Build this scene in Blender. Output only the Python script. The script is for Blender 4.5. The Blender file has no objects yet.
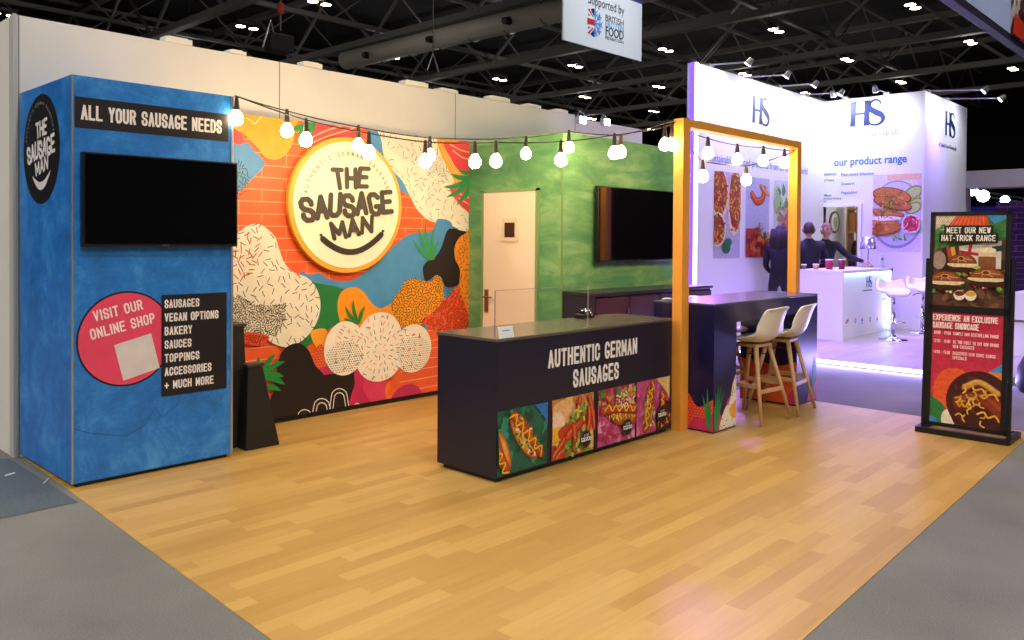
import bpy, bmesh, math, random
from mathutils import Vector, Matrix
C = bpy.context.scene.collection
PI = math.pi

# ------------------------------------------------------------------ camera
FPX = 820.57; CPX, CPY = 512.0, 249.3
R_ = Vector((0.68874812, -0.72496105, 0.00758266))
U_ = Vector((0.0055156, 0.01569804, 0.99986157))
F_ = Vector((0.72497973, 0.68861095, -0.01481059))
EYE = Vector((-1.7544, -5.3151, 1.5439))
cam = bpy.data.cameras.new('camera'); co = bpy.data.objects.new('camera', cam); C.objects.link(co)
cam.sensor_width = 36; cam.lens = FPX/1024*36; cam.shift_y = -(320-CPY)/1024; cam.clip_end = 300
B_ = -F_
co.matrix_world = Matrix(((R_.x, U_.x, B_.x, EYE.x), (R_.y, U_.y, B_.y, EYE.y), (R_.z, U_.z, B_.z, EYE.z), (0, 0, 0, 1)))
bpy.context.scene.camera = co
# ------------------------------------------------------------------ world and exposure
W = bpy.data.worlds.new('hall_dark'); bpy.context.scene.world = W; W.use_nodes = True
W.node_tree.nodes['Background'].inputs[0].default_value = (0.55, 0.6, 0.75, 1)
W.node_tree.nodes['Background'].inputs[1].default_value = 0.02
vs = bpy.context.scene.view_settings
vs.view_transform = 'Standard'; vs.look = 'None'; vs.gamma = 1; vs.exposure = 0.0; vs.use_curve_mapping = False
HALL_W = 520      # one hall luminaire
HALL_COL = (1.0, 0.95, 0.88)

def hallspot(x, y, z=9.9, w=HALL_W):
    L = bpy.data.lights.new('hall_lamp_light', 'SPOT'); L.energy = w; L.color = HALL_COL
    L.spot_size = math.radians(150); L.spot_blend = 0.6; L.shadow_soft_size = 0.35
    o = bpy.data.objects.new('hall_lamp_light', L); o.location = (x, y, z); C.objects.link(o)
    return o

def un(u, v, ax, c):
    """measured point of the place: where the sight line through a photo point meets the plane ax = c"""
    d = F_ + R_*((u-CPX)/FPX) - U_*((v-CPY)/FPX)
    k = 'xyz'.index(ax)
    return EYE + d*((c-EYE[k])/d[k])

# ------------------------------------------------------------------ colours, materials
def lin(h):
    if isinstance(h, str):
        h = h.lstrip('#'); c = [int(h[i:i+2], 16)/255 for i in (0, 2, 4)]
    else: c = h
    return tuple(x/12.92 if x <= .04045 else ((x+.055)/1.055)**2.4 for x in c)
_m = {}
def mat(name, col, rough=.5, metal=0, emit=0, ecol=None, noise=0, nscale=8, bump=0, bscale=60, spec=None, trans=0, alpha=1):
    if name in _m: return _m[name]
    m = bpy.data.materials.new(name); m.use_nodes = True; _m[name] = m
    N = m.node_tree.nodes; L = m.node_tree.links; b = N['Principled BSDF']
    c = lin(col)
    b.inputs['Base Color'].default_value = (*c, 1); b.inputs['Roughness'].default_value = rough; b.inputs['Metallic'].default_value = metal
    if spec is not None: b.inputs['Specular IOR Level'].default_value = spec
    if trans: b.inputs['Transmission Weight'].default_value = trans
    if emit:
        b.inputs['Emission Color'].default_value = (*lin(ecol or col), 1); b.inputs['Emission Strength'].default_value = emit
    tc = N.new('ShaderNodeTexCoord')
    if noise:
        n = N.new('ShaderNodeTexNoise'); n.inputs['Scale'].default_value = nscale; n.inputs['Detail'].default_value = 5
        L.new(tc.outputs['Object'], n.inputs['Vector'])
        r = N.new('ShaderNodeValToRGB'); L.new(n.outputs['Fac'], r.inputs[0])
        r.color_ramp.elements[0].position = .3; r.color_ramp.elements[1].position = .7
        r.color_ramp.elements[0].color = (*[x*(1-noise) for x in c], 1)
        r.color_ramp.elements[1].color = (*[min(1, x*(1+noise)) for x in c], 1)
        L.new(r.outputs[0], b.inputs['Base Color'])
    if bump:
        n2 = N.new('ShaderNodeTexNoise'); n2.inputs['Scale'].default_value = bscale; n2.inputs['Detail'].default_value = 3
        L.new(tc.outputs['Object'], n2.inputs['Vector'])
        bp = N.new('ShaderNodeBump'); bp.inputs['Strength'].default_value = bump; bp.inputs['Distance'].default_value = .01
        L.new(n2.outputs['Fac'], bp.inputs['Height']); L.new(bp.outputs[0], b.inputs['Normal'])
    return m

def print_mat(name='printed_vinyl', rough=.45, mott=0.06, mscale=9):
    if name in _m: return _m[name]
    m = bpy.data.materials.new(name); m.use_nodes = True; _m[name] = m
    N = m.node_tree.nodes; L = m.node_tree.links; b = N['Principled BSDF']
    a = N.new('ShaderNodeAttribute'); a.attribute_name = 'ink'
    tc = N.new('ShaderNodeTexCoord'); n = N.new('ShaderNodeTexNoise'); n.inputs['Scale'].default_value = mscale; n.inputs['Detail'].default_value = 6
    L.new(tc.outputs['Object'], n.inputs['Vector'])
    mr = N.new('ShaderNodeMapRange'); mr.inputs[1].default_value = .3; mr.inputs[2].default_value = .7
    mr.inputs[3].default_value = 1-mott; mr.inputs[4].default_value = 1+mott
    L.new(n.outputs['Fac'], mr.inputs[0])
    mx = N.new('ShaderNodeVectorMath'); mx.operation = 'SCALE'
    L.new(a.outputs['Color'], mx.inputs[0]); L.new(mr.outputs[0], mx.inputs['Scale']); L.new(mx.outputs[0], b.inputs['Base Color'])
    b.inputs['Roughness'].default_value = rough
    return m

# ------------------------------------------------------------------ object helpers
def tag(o, label=None, cat=None, group=None, kind=None):
    if label: o['label'] = label
    if cat: o['category'] = cat
    if group: o['group'] = group
    if kind: o['kind'] = kind
    return o
def thing(name, label, cat, loc=(0, 0, 0), group=None, rz=0):
    o = bpy.data.objects.new(name, None); C.objects.link(o); o.location = loc; o.rotation_euler = (0, 0, rz)
    o.empty_display_size = .1
    return tag(o, label, cat, group)
def attach(o, parent):
    """parts are built in the same coordinates as their thing's parent frame"""
    o.parent = parent
    if parent is not None:
        if parent.get('local'): return o
        p = parent; off = Vector((0, 0, 0))
        while p is not None: off += Vector(p.location); p = p.parent
        o.location = -off
    return o
class MB:
    def __init__(s): s.v = []; s.f = []; s.c = []; s.col = None
    def add(s, vs, fs, col=None):
        k = len(s.v); s.v += [tuple(p) for p in vs]; s.f += [tuple(i+k for i in f) for f in fs]; s.c += [col if col is not None else s.col]*len(fs)
        return s
    def box(s, x0, x1, y0, y1, z0, z1, col=None):
        return s.add([(x0, y0, z0), (x1, y0, z0), (x1, y1, z0), (x0, y1, z0), (x0, y0, z1), (x1, y0, z1), (x1, y1, z1), (x0, y1, z1)],
              [(0, 3, 2, 1), (4, 5, 6, 7), (0, 1, 5, 4), (1, 2, 6, 5), (2, 3, 7, 6), (3, 0, 4, 7)], col)
    def bar(s, a, b, w, h=None, up=(0, 0, 1)):
        a = Vector(a); b = Vector(b); h = h or w; d = (b-a).normalized(); up = Vector(up)
        if abs(d.dot(up)) > .99: up = Vector((1, 0, 0))
        x = d.cross(up).normalized()*(w/2); y = x.cross(d).normalized()*(h/2)
        p = [a-x-y, a+x-y, a+x+y, a-x+y]; q = [t+(b-a) for t in p]
        return s.add(p+q, [(3, 2, 1, 0), (4, 5, 6, 7), (0, 1, 5, 4), (1, 2, 6, 5), (2, 3, 7, 6), (3, 0, 4, 7)])
    def cone(s, a, b, r0, r1, n=14, col=None):
        a = Vector(a); b = Vector(b); d = (b-a).normalized(); up = Vector((0, 0, 1)) if abs(d.z) < .95 else Vector((1, 0, 0))
        x = d.cross(up).normalized(); y = x.cross(d)
        vs = [a+(x*math.cos(2*PI*i/n)+y*math.sin(2*PI*i/n))*r0 for i in range(n)]+[b+(x*math.cos(2*PI*i/n)+y*math.sin(2*PI*i/n))*r1 for i in range(n)]
        return s.add(vs, [tuple(range(n)), tuple(range(2*n-1, n-1, -1))]+[(i, n+i, n+(i+1) % n, (i+1) % n) for i in range(n)], col)
    def lathe(s, prof, c=(0, 0, 0), n=20, sx=1, sy=1, col=None):
        vs = []; fs = []
        for r, z in prof:
            for i in range(n): vs.append((c[0]+sx*r*math.cos(2*PI*i/n), c[1]+sy*r*math.sin(2*PI*i/n), c[2]+z))
        for k in range(len(prof)-1):
            for i in range(n): fs.append((k*n+i, k*n+(i+1) % n, (k+1)*n+(i+1) % n, (k+1)*n+i))
        fs += [tuple(range(n-1, -1, -1)), tuple(range((len(prof)-1)*n, len(prof)*n))]
        return s.add(vs, fs, col)
    def ball(s, c, r, n=14, m=9, col=None):
        if not hasattr(r, '__len__'): r = (r, r, r)
        vs = [(c[0], c[1], c[2]-r[2])]; fs = []
        for k in range(1, m):
            t = -PI/2+PI*k/m
            for i in range(n): vs.append((c[0]+r[0]*math.cos(t)*math.cos(2*PI*i/n), c[1]+r[1]*math.cos(t)*math.sin(2*PI*i/n), c[2]+r[2]*math.sin(t)))
        vs.append((c[0], c[1], c[2]+r[2]))
        for i in range(n): fs.append((0, 1+(i+1) % n, 1+i))
        for k in range(m-2):
            for i in range(n): fs.append((1+k*n+i, 1+k*n+(i+1) % n, 1+(k+1)*n+(i+1) % n, 1+(k+1)*n+i))
        L = len(vs)-1; b = 1+(m-2)*n
        for i in range(n): fs.append((b+i, b+(i+1) % n, L))
        return s.add(vs, fs, col)
    def tube(s, pts, r, n=8, col=None):
        pts = [Vector(p) for p in pts]; vs = []; fs = []
        rr = r if hasattr(r, '__len__') else [r]*len(pts)
        px = None
        for k, p in enumerate(pts):
            d = (pts[min(k+1, len(pts)-1)]-pts[max(k-1, 0)]).normalized()
            if px is None:
                up = Vector((0, 0, 1)) if abs(d.z) < .9 else Vector((1, 0, 0)); px = d.cross(up).normalized()
            px = (px-d*px.dot(d)).normalized(); py = px.cross(d)
            for i in range(n): vs.append(p+(px*math.cos(2*PI*i/n)+py*math.sin(2*PI*i/n))*rr[k])
        for k in range(len(pts)-1):
            for i in range(n): fs.append((k*n+i, (k+1)*n+i, (k+1)*n+(i+1) % n, k*n+(i+1) % n))
        fs += [tuple(range(n)), tuple(range(len(vs)-1, len(vs)-n-1, -1))]
        return s.add(vs, fs, col)
    def build(s, name, m, parent=None, smooth=False, bevel=0, solid=0, sub=0):
        me = bpy.data.meshes.new(name); me.from_pydata(s.v, [], s.f); me.update()
        if any(c is not None for c in s.c):
            at = me.color_attributes.new('ink', 'FLOAT_COLOR', 'CORNER'); d = []
            for f, c in zip(me.polygons, s.c): d += [*(c or (.5, .5, .5)), 1]*f.loop_total
            at.data.foreach_set('color', d)
        me.materials.append(m)
        o = bpy.data.objects.new(name, me); C.objects.link(o)
        if smooth:
            for p in me.polygons: p.use_smooth = True
        if sub: md = o.modifiers.new('s', 'SUBSURF'); md.levels = md.render_levels = sub
        if solid: md = o.modifiers.new('t', 'SOLIDIFY'); md.thickness = solid; md.offset = 0
        if bevel:
            md = o.modifiers.new('b', 'BEVEL'); md.width = bevel; md.segments = 2; md.limit_method = 'ANGLE'
        attach(o, parent)
        return o

def smoothpts(pts, n=6, closed=True):
    P = [Vector((p[0], p[1])) for p in pts]; out = []; N = len(P)
    rng = range(N) if closed else range(N-1)
    for i in rng:
        if closed: a, b, c, d = P[(i-1) % N], P[i], P[(i+1) % N], P[(i+2) % N]
        else: a, b, c, d = P[max(i-1, 0)], P[i], P[i+1], P[min(i+2, N-1)]
        for k in range(n):
            t = k/n
            out.append(.5*((2*b)+(-a+c)*t+(2*a-5*b+4*c-d)*t*t+(-a+3*b-3*c+d)*t**3))
    if not closed: out.append(P[-1])
    return [(p.x, p.y) for p in out]
def inside(p, poly):
    x, y = p; r = False; j = len(poly)-1
    for i in range(len(poly)):
        xi, yi = poly[i]; xj, yj = poly[j]
        if (yi > y) != (yj > y) and x < (xj-xi)*(y-yi)/(yj-yi)+xi: r = not r
        j = i
    return r

# stroke alphabet: one unit high, one unit wide, later squeezed
G = {
'A': [[(0,0),(.5,1),(1,0)],[(.2,.32),(.8,.32)]],
'B': [[(0,0),(0,1),(.7,1),(.95,.88),(.95,.66),(.7,.54),(0,.54)],[(.7,.54),(1,.4),(1,.14),(.7,0),(0,0)]],
'C': [[(1,.7),(1,.84),(.72,1),(.28,1),(0,.84),(0,.16),(.28,0),(.72,0),(1,.16),(1,.3)]],
'D': [[(0,0),(0,1),(.65,1),(1,.8),(1,.2),(.65,0),(0,0)]],
'E': [[(1,1),(0,1),(0,0),(1,0)],[(0,.52),(.85,.52)]],
'F': [[(1,1),(0,1),(0,0)],[(0,.5),(.85,.5)]],
'G': [[(1,.83),(.72,1),(.28,1),(0,.84),(0,.16),(.28,0),(.72,0),(1,.16),(1,.38),(.6,.38)]],
'H': [[(0,0),(0,1)],[(1,0),(1,1)],[(0,.5),(1,.5)]],
'I': [[(.5,0),(.5,1)]],
'J': [[(1,1),(1,.16),(.7,0),(.3,0),(0,.16),(0,.3)]],
'K': [[(0,0),(0,1)],[(1,1),(.05,.45)],[(.35,.6),(1,0)]],
'L': [[(0,1),(0,0),(1,0)]],
'M': [[(0,0),(0,1),(.5,.25),(1,1),(1,0)]],
'N': [[(0,0),(0,1),(1,0),(1,1)]],
'O': [[(.28,0),(0,.16),(0,.84),(.28,1),(.72,1),(1,.84),(1,.16),(.72,0),(.28,0)]],
'P': [[(0,0),(0,1),(.7,1),(1,.86),(1,.6),(.7,.46),(0,.46)]],
'Q': [[(.28,0),(0,.16),(0,.84),(.28,1),(.72,1),(1,.84),(1,.16),(.72,0),(.28,0)],[(.6,.2),(1,-.05)]],
'R': [[(0,0),(0,1),(.7,1),(1,.86),(1,.64),(.7,.5),(0,.5)],[(.6,.5),(1,0)]],
'S': [[(1,.74),(1,.86),(.74,1),(.26,1),(0,.86),(0,.66),(.2,.54),(.8,.44),(1,.32),(1,.14),(.74,0),(.26,0),(0,.14),(0,.27)]],
'T': [[(0,1),(1,1)],[(.5,1),(.5,0)]],
'U': [[(0,1),(0,.16),(.28,0),(.72,0),(1,.16),(1,1)]],
'V': [[(0,1),(.5,0),(1,1)]],
'W': [[(0,1),(.25,0),(.5,.8),(.75,0),(1,1)]],
'X': [[(0,0),(1,1)],[(0,1),(1,0)]],
'Y': [[(0,1),(.5,.48),(1,1)],[(.5,.48),(.5,0)]],
'Z': [[(0,1),(1,1),(0,0),(1,0)]],
'0': [[(.28,0),(0,.16),(0,.84),(.28,1),(.72,1),(1,.84),(1,.16),(.72,0),(.28,0)]],
'1': [[(.2,.8),(.55,1),(.55,0)]],
'2': [[(0,.75),(0,.86),(.28,1),(.72,1),(1,.86),(1,.62),(0,0),(1,0)]],
'4': [[(.8,0),(.8,1),(0,.25),(1,.25)]],
'5': [[(1,1),(0,1),(0,.56),(.7,.6),(1,.46),(1,.14),(.72,0),(.28,0),(0,.14)]],
'-': [[(.1,.45),(.9,.45)]], '+': [[(0,.45),(1,.45)],[(.5,.15),(.5,.75)]], ':': [[(.5,.72),(.5,.74)],[(.5,.2),(.5,.22)]],
'.': [[(.5,0),(.5,.02)]],
}
NARROW = {'I': .05, '1': .5, ':': .12, '.': .1, '-': .6}

class Print(MB):
    """flat print on a surface: u runs right, v runs up, each layer lies a hair above the last"""
    def __init__(s, o, u, v, eps=.0004, px=None):
        super().__init__(); s.o = Vector(o); s.u = Vector(u).normalized(); s.w = Vector(v).normalized(); s.n = s.u.cross(s.w).normalized()
        s.k = 1; s.eps = eps; s.ax = px; s.clip = None; s.mk = 0
    def P(s, p): return s.o+s.u*p[0]+s.w*p[1]+s.n*(s.eps*s.k)
    def layer(s): s.k += 1; return s
    def from_px(s, pts):
        out = []
        for (a, b) in pts:
            q = un(a, b, *s.ax)-s.o; out.append((q.dot(s.u), q.dot(s.w)))
        return out
    def poly(s, pts, col, new=True):
        if new: s.layer()
        if s.clip:
            x0, x1, y0, y1 = s.clip
            for ax, lim, sg in ((0, x0, 1), (0, x1, -1), (1, y0, 1), (1, y1, -1)):
                out = []
                for i in range(len(pts)):
                    a, b = pts[i-1], pts[i]; ia = (a[ax]-lim)*sg >= 0; ib = (b[ax]-lim)*sg >= 0
                    if ia != ib:
                        t = (lim-a[ax])/(b[ax]-a[ax]); out.append((a[0]+(b[0]-a[0])*t, a[1]+(b[1]-a[1])*t))
                    if ib: out.append(b)
                pts = out
                if len(pts) < 3: return s
        s.k += s.mk
        ar = sum(pts[i-1][0]*pts[i][1]-pts[i][0]*pts[i-1][1] for i in range(len(pts)))
        if ar < 0: pts = pts[::-1]
        s.add([s.P(p) for p in pts], [tuple(range(len(pts)))], lin(col) if isinstance(col, str) else col)
        return s
    def blob(s, pts, col, n=5, new=True): return s.poly(smoothpts(pts, n), col, new)
    def rect(s, x0, x1, y0, y1, col, new=True): return s.poly([(x0, y0), (x1, y0), (x1, y1), (x0, y1)], col, new)
    def ell(s, c, rx, ry, col, n=28, rot=0, new=True, a0=0, a1=2*PI):
        ca, sa = math.cos(rot), math.sin(rot); pts = []
        for i in range(n):
            t = a0+(a1-a0)*i/(n if a1-a0 > 6.2 else n-1); x, y = rx*math.cos(t), ry*math.sin(t)
            pts.append((c[0]+x*ca-y*sa, c[1]+x*sa+y*ca))
        return s.poly(pts, col, new)
    def stroke(s, pts, w, col, new=True, rnd=False, taper=False):
        if new: s.layer()
        N = len(pts)
        s.mk = .05 if (N > 2 or rnd) else s.mk0
        s._stroke(pts, w, col, rnd, taper, N)
        s.mk = s.mk0
        return s
    mk0 = 0
    def _stroke(s, pts, w, col, rnd, taper, N):
        for i in range(N-1):
            a = Vector(pts[i]); b = Vector(pts[i+1]); d = b-a
            if d.length < 1e-7: continue
            d.normalize(); nn = Vector((-d.y, d.x))
            w0 = w1 = w/2
            if taper:
                w0 = w/2*(1-(i/(N-1))**2*.9); w1 = w/2*(1-((i+1)/(N-1))**2*.9)
            s.poly([tuple(a+nn*w0), tuple(a-nn*w0), tuple(b-nn*w1), tuple(b+nn*w1)], col, False)
            if (i > 0 and not taper): s.ell(pts[i], w/2, w/2, col, 10, new=False)
        if rnd:
            for p in (pts[0], pts[-1]): s.ell(p, w/2, w/2, col, 10, new=False)
        return s
    def text(s, txt, x, y, h, col, cw=.42, sw=.15, gap=.16, rot=0, align='l', rnd=False, width=None, jit=0):
        """x, y is the baseline start (or centre, or end); h cap height"""
        s.layer()
        adv = []
        for ch in txt: adv.append((.5 if ch == ' ' else NARROW.get(ch, 1))*cw*h*(1.15 if ch in 'MW' else 1))
        gp = (gap+sw)*h
        tot = sum(adv)+gp*(len(txt)-1)
        fx = 1 if not width else (width-sw*h)/tot
        tot *= fx
        ca, sa = math.cos(rot), math.sin(rot)
        cx = {'l': 0, 'c': -tot/2, 'r': -tot}[align]
        for i, (ch, a) in enumerate(zip(txt, adv)):
            k0 = s.k
            if ch != ' ':
                s.mk0 = s.mk = .05
                j = jit*((i*37 % 5)-2)/2
                for pl in G.get(ch, []):
                    q = []
                    for (gx, gy) in pl:
                        xx = cx+(gx if ch not in NARROW or ch in '1-' else .5)*a*fx
                        yy = (sw/2+gy*(1-sw))*h+j*h*.1
                        xx += j*(gy-.5)*h*.25
                        q.append((x+xx*ca-yy*sa, y+xx*sa+yy*ca))
                    # square ends reach out by half a stroke so the cap height is kept
                    s.stroke(q, sw*h, col, False, rnd)
                    if not rnd:
                        for e, f in ((q[0], q[1]), (q[-1], q[-2])):
                            d = (Vector(e)-Vector(f)).normalized(); nn = Vector((-d.y, d.x))*sw*h/2; e = Vector(e); g = e+d*sw*h/2
                            s.poly([tuple(e+nn), tuple(e-nn), tuple(g-nn), tuple(g+nn)], col, False)
            km = s.k; s.k = k0 if not rnd else k0+(.6 if i % 2 == 0 else -.6); s.mk = s.mk0 = 0
            cx += (a+gp)*fx
        return s
    def scatter(s, poly, n, L, w, cols, seed=1, ang=None):
        rnd = random.Random(seed); s.layer(); s.mk = s.mk0 = .03
        xs = [p[0] for p in poly]; ys = [p[1] for p in poly]; k = 0; t = 0
        done = []
        while k < n and t < n*30:
            t += 1; p = (rnd.uniform(min(xs), max(xs)), rnd.uniform(min(ys), max(ys)))
            if not inside(p, poly): continue
            if any((p[0]-q[0])**2+(p[1]-q[1])**2 < (L*.8)**2 for q in done): continue
            done.append(p)
            a = rnd.uniform(0, PI) if ang is None else ang; dx, dy = math.cos(a)*L/2, math.sin(a)*L/2
            s.stroke([(p[0]-dx, p[1]-dy), (p[0]+dx, p[1]+dy)], w, rnd.choice(cols), False); k += 1
        s.mk = s.mk0 = 0
        return s
    def dots(s, poly, step, r, col):
        s.layer(); xs = [p[0] for p in poly]; ys = [p[1] for p in poly]; y = min(ys); k = 0
        while y < max(ys):
            x = min(xs)+(step/2 if k % 2 else 0)
            while x < max(xs):
                if inside((x, y), poly): s.ell((x, y), r, r, col, 5, new=False)
                x += step
            y += step*.8; k += 1
        return s
    def splash(s, x0, x1, y0, y1, n, cols, r0, r1, seed=1):
        rnd = random.Random(seed); s.mk = .1
        for i in range(n):
            if i % 6 == 0: s.layer()
            c = (rnd.uniform(x0, x1), rnd.uniform(y0, y1)); r = rnd.uniform(r0, r1); a = rnd.uniform(0, PI); e = rnd.uniform(.35, 1)
            pts = []
            m = rnd.randint(5, 8)
            for k in range(m):
                q = rnd.uniform(.6, 1.15)*r; t = 2*PI*k/m
                px, py = q*math.cos(t), q*e*math.sin(t)
                px, py = px*math.cos(a)-py*math.sin(a), px*math.sin(a)+py*math.cos(a)
                pts.append((c[0]+px, c[1]+py))
            s.poly(smoothpts(pts, 3), rnd.choice(cols), False)
        s.mk = 0
        return s

def text_obj(name, txt, o, u, v, size, m, parent, wx=1, fit=None, off=0, align='LEFT', t=.001, track=1):
    cu = bpy.data.curves.new(name, 'FONT'); cu.body = txt; cu.size = size; cu.offset = off*size; cu.align_x = align; cu.extrude = t; cu.resolution_u = 3
    cu.space_character = track
    ob = bpy.data.objects.new(name+'_tmp', cu); C.objects.link(ob)
    dg = bpy.context.evaluated_depsgraph_get(); me = bpy.data.meshes.new_from_object(ob.evaluated_get(dg))
    bpy.data.objects.remove(ob)
    u = Vector(u).normalized(); v = Vector(v).normalized(); n = u.cross(v)
    if fit: wx = fit/max(q.co.x for q in me.vertices)
    o = Vector(o)
    for q in me.vertices: q.co = o+u*q.co.x*wx+v*q.co.y+n*(q.co.z+t*1.5)
    me.materials.clear(); me.materials.append(m); me.name = name
    r = bpy.data.objects.new(name, me); C.objects.link(r); attach(r, parent)
    return r

def copy_tree(o, parent=None):
    c = o.copy(); C.objects.link(c); c.parent = parent
    for ch in list(o.children): copy_tree(ch, c)
    return c

M_blackmetal = mat('black_metal', '#15151a', .4, .2)
M_chrome = mat('chrome', '#d8dae0', .12, 1)
M_alu = mat('aluminium', '#b9bcc2', .35, .8)
M_white = mat('white_panel', '#ece9e4', .6, noise=.03, nscale=2)
M_ink = print_mat()
M_food = print_mat('printed_photo', .35, .18, 38)
# ------------------------------------------------------------------ setting: floors
def node_floor():
    m = bpy.data.materials.new('oak_vinyl'); m.use_nodes = True
    N = m.node_tree.nodes; L = m.node_tree.links; b = N['Principled BSDF']
    tc = N.new('ShaderNodeTexCoord')
    br = N.new('ShaderNodeTexBrick'); L.new(tc.outputs['Object'], br.inputs['Vector'])
    br.inputs['Scale'].default_value = 1; br.inputs['Brick Width'].default_value = .62; br.inputs['Row Height'].default_value = .088
    br.inputs['Mortar Size'].default_value = .0008; br.offset = .37; br.offset_frequency = 2; br.squash = 1.35; br.squash_frequency = 3
    br.inputs['Color1'].default_value = (0, 0, 0, 1); br.inputs['Color2'].default_value = (1, 1, 1, 1); br.inputs['Mortar'].default_value = (.3, .3, .3, 1)
    mp = N.new('ShaderNodeMapping'); mp.inputs['Scale'].default_value = (1.6, 22, 1); L.new(tc.outputs['Object'], mp.inputs['Vector'])
    gr = N.new('ShaderNodeTexNoise'); gr.inputs['Scale'].default_value = 2.2; gr.inputs['Detail'].default_value = 6; L.new(mp.outputs[0], gr.inputs['Vector'])
    mp2 = N.new('ShaderNodeMapping'); mp2.inputs['Scale'].default_value = (1.0, 7, 1); L.new(tc.outputs['Object'], mp2.inputs['Vector'])
    g2 = N.new('ShaderNodeTexNoise'); g2.inputs['Scale'].default_value = 1.3; g2.inputs['Detail'].default_value = 3; L.new(mp2.outputs[0], g2.inputs['Vector'])
    a = N.new('ShaderNodeMath'); a.operation = 'MULTIPLY_ADD'; a.inputs[1].default_value = .48; L.new(br.outputs['Color'], a.inputs[0])
    s = N.new('ShaderNodeMath'); s.operation = 'MULTIPLY'; s.inputs[1].default_value = .38; L.new(gr.outputs['Fac'], s.inputs[0])
    s2 = N.new('ShaderNodeMath'); s2.operation = 'MULTIPLY_ADD'; s2.inputs[1].default_value = .35; L.new(g2.outputs['Fac'], s2.inputs[0]); L.new(s.outputs[0], s2.inputs[2])
    L.new(s2.outputs[0], a.inputs[2])
    r = N.new('ShaderNodeValToRGB'); L.new(a.outputs[0], r.inputs[0])
    e = r.color_ramp.elements; e[0].position = .1; e[0].color = (*lin('#a6803e'), 1); e[1].position = .95; e[1].color = (*lin('#caa45e'), 1)
    k = e.new(.5); k.color = (*lin('#b78f4b'), 1)
    L.new(r.outputs[0], b.inputs['Base Color']); b.inputs['Roughness'].default_value = .38
    b.inputs['Specular IOR Level'].default_value = .35
    return m
def node_carpet():
    m = bpy.data.materials.new('hall_carpet'); m.use_nodes = True
    N = m.node_tree.nodes; L = m.node_tree.links; b = N['Principled BSDF']; tc = N.new('ShaderNodeTexCoord')
    n = N.new('ShaderNodeTexNoise'); n.inputs['Scale'].default_value = 160; n.inputs['Detail'].default_value = 3; L.new(tc.outputs['Object'], n.inputs['Vector'])
    n2 = N.new('ShaderNodeTexNoise'); n2.inputs['Scale'].default_value = 1.1; n2.inputs['Detail'].default_value = 5; L.new(tc.outputs['Object'], n2.inputs['Vector'])
    a = N.new('ShaderNodeMath'); a.operation = 'MULTIPLY_ADD'; a.inputs[1].default_value = .45; L.new(n2.outputs['Fac'], a.inputs[0]); 
    s = N.new('ShaderNodeMath'); s.operation = 'MULTIPLY'; s.inputs[1].default_value = .55; L.new(n.outputs['Fac'], s.inputs[0]); L.new(s.outputs[0], a.inputs[2])
    r = N.new('ShaderNodeValToRGB'); L.new(a.outputs[0], r.inputs[0]); e = r.color_ramp.elements
    e[0].position = .3; e[0].color = (*lin('#5f5f5f'), 1); e[1].position = .7; e[1].color = (*lin('#8c8b89'), 1)
    L.new(r.outputs[0], b.inputs['Base Color']); b.inputs['Roughness'].default_value = .95; b.inputs['Specular IOR Level'].default_value = .1
    return m
carpet = node_carpet()
tag(MB().add([(-30, -30, 0), (75, -30, 0), (75, 60, 0), (-30, 60, 0)], [(0, 1, 2, 3)]).build('floor', carpet), kind='structure')
fl = MB()
P0 = [(-.19, -4.02), (5.9, -3.83), (5.9, 1.0), (.02, 1.0)]
fl.add([(x, y, .004) for x, y in P0]+[(x, y, 0) for x, y in P0], [(0, 1, 2, 3), (0, 4, 5, 1), (1, 5, 6, 2), (2, 6, 7, 3), (3, 7, 4, 0)])
tag(fl.build('floor', node_floor()), kind='structure')
tag(MB().add([(-2.6, -.30, .003), (-.06, -.28, .003), (-.06, 1.02, .003), (-2.6, 3.5, .003)], [(0, 1, 2, 3)]).build('floor', mat('old_carpet', '#4f5b66', .95, noise=.15, nscale=60)), kind='structure')

# ------------------------------------------------------------------ setting: walls of the stand
MY = .70; GX = 3.937; GY = -.531; WY = 1.03
wallwhite = mat('partition_white', '#e4dfd8', .65, noise=.04, nscale=1.5)
XL = un(14, 300, 'y', WY).x; HW = un(350, 74.5, 'y', WY).z; XS = un(575, 125, 'y', WY).x; XR = un(644, 131, 'y', WY).x
w = MB().box(XL, XS, WY, WY+.06, 0, HW).box(XL, XL+.06, WY+.06, WY+3, 0, HW).box(XS, XR, WY+.03, WY+.08, 0, HW-.03)
w = tag(w.build('wall_rear', wallwhite), kind='structure')
seam = MB()
for x in (XL+.03, 2.0, 4.05, XS): seam.box(x-.004, x+.004, WY-.003, WY, 0, HW)
seam.build('panel_joint', mat('joint_grey', '#8f8a84', .7), w)
MB().box(XL-.006, XL+.018, WY-.006, WY+.08, 0, HW+.006).build('corner_post', mat('post_pale', '#bdbab6', .5), w)
for ki, (pa, pb) in enumerate(((165, 192), (229, 246), (303, 322), (405, 428), (440, 458), (490, 510), (527, 541), (556, 568))):
    xa = un(pa, 60, 'y', WY).x; xb = un(pb, 60, 'y', WY).x; hh = .045 if (pb-pa) > 18 else .03
    k = MB().box(xa, xb, WY-.01, WY+.1, HW, HW+hh).box(xa+.03, xb-.03, WY-.0, WY+.08, HW+hh, HW+hh+.008).build('wall_clip', mat('clip_white', '#e8e4dc', .5), None, bevel=.006)
    tag(k, ('first', 'second', 'third', 'fourth', 'fifth', 'sixth', 'seventh', 'eighth')[ki]+' white fixing block from the left on top of the white partition', 'bracket', 'white fixing blocks along the partition top')

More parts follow.
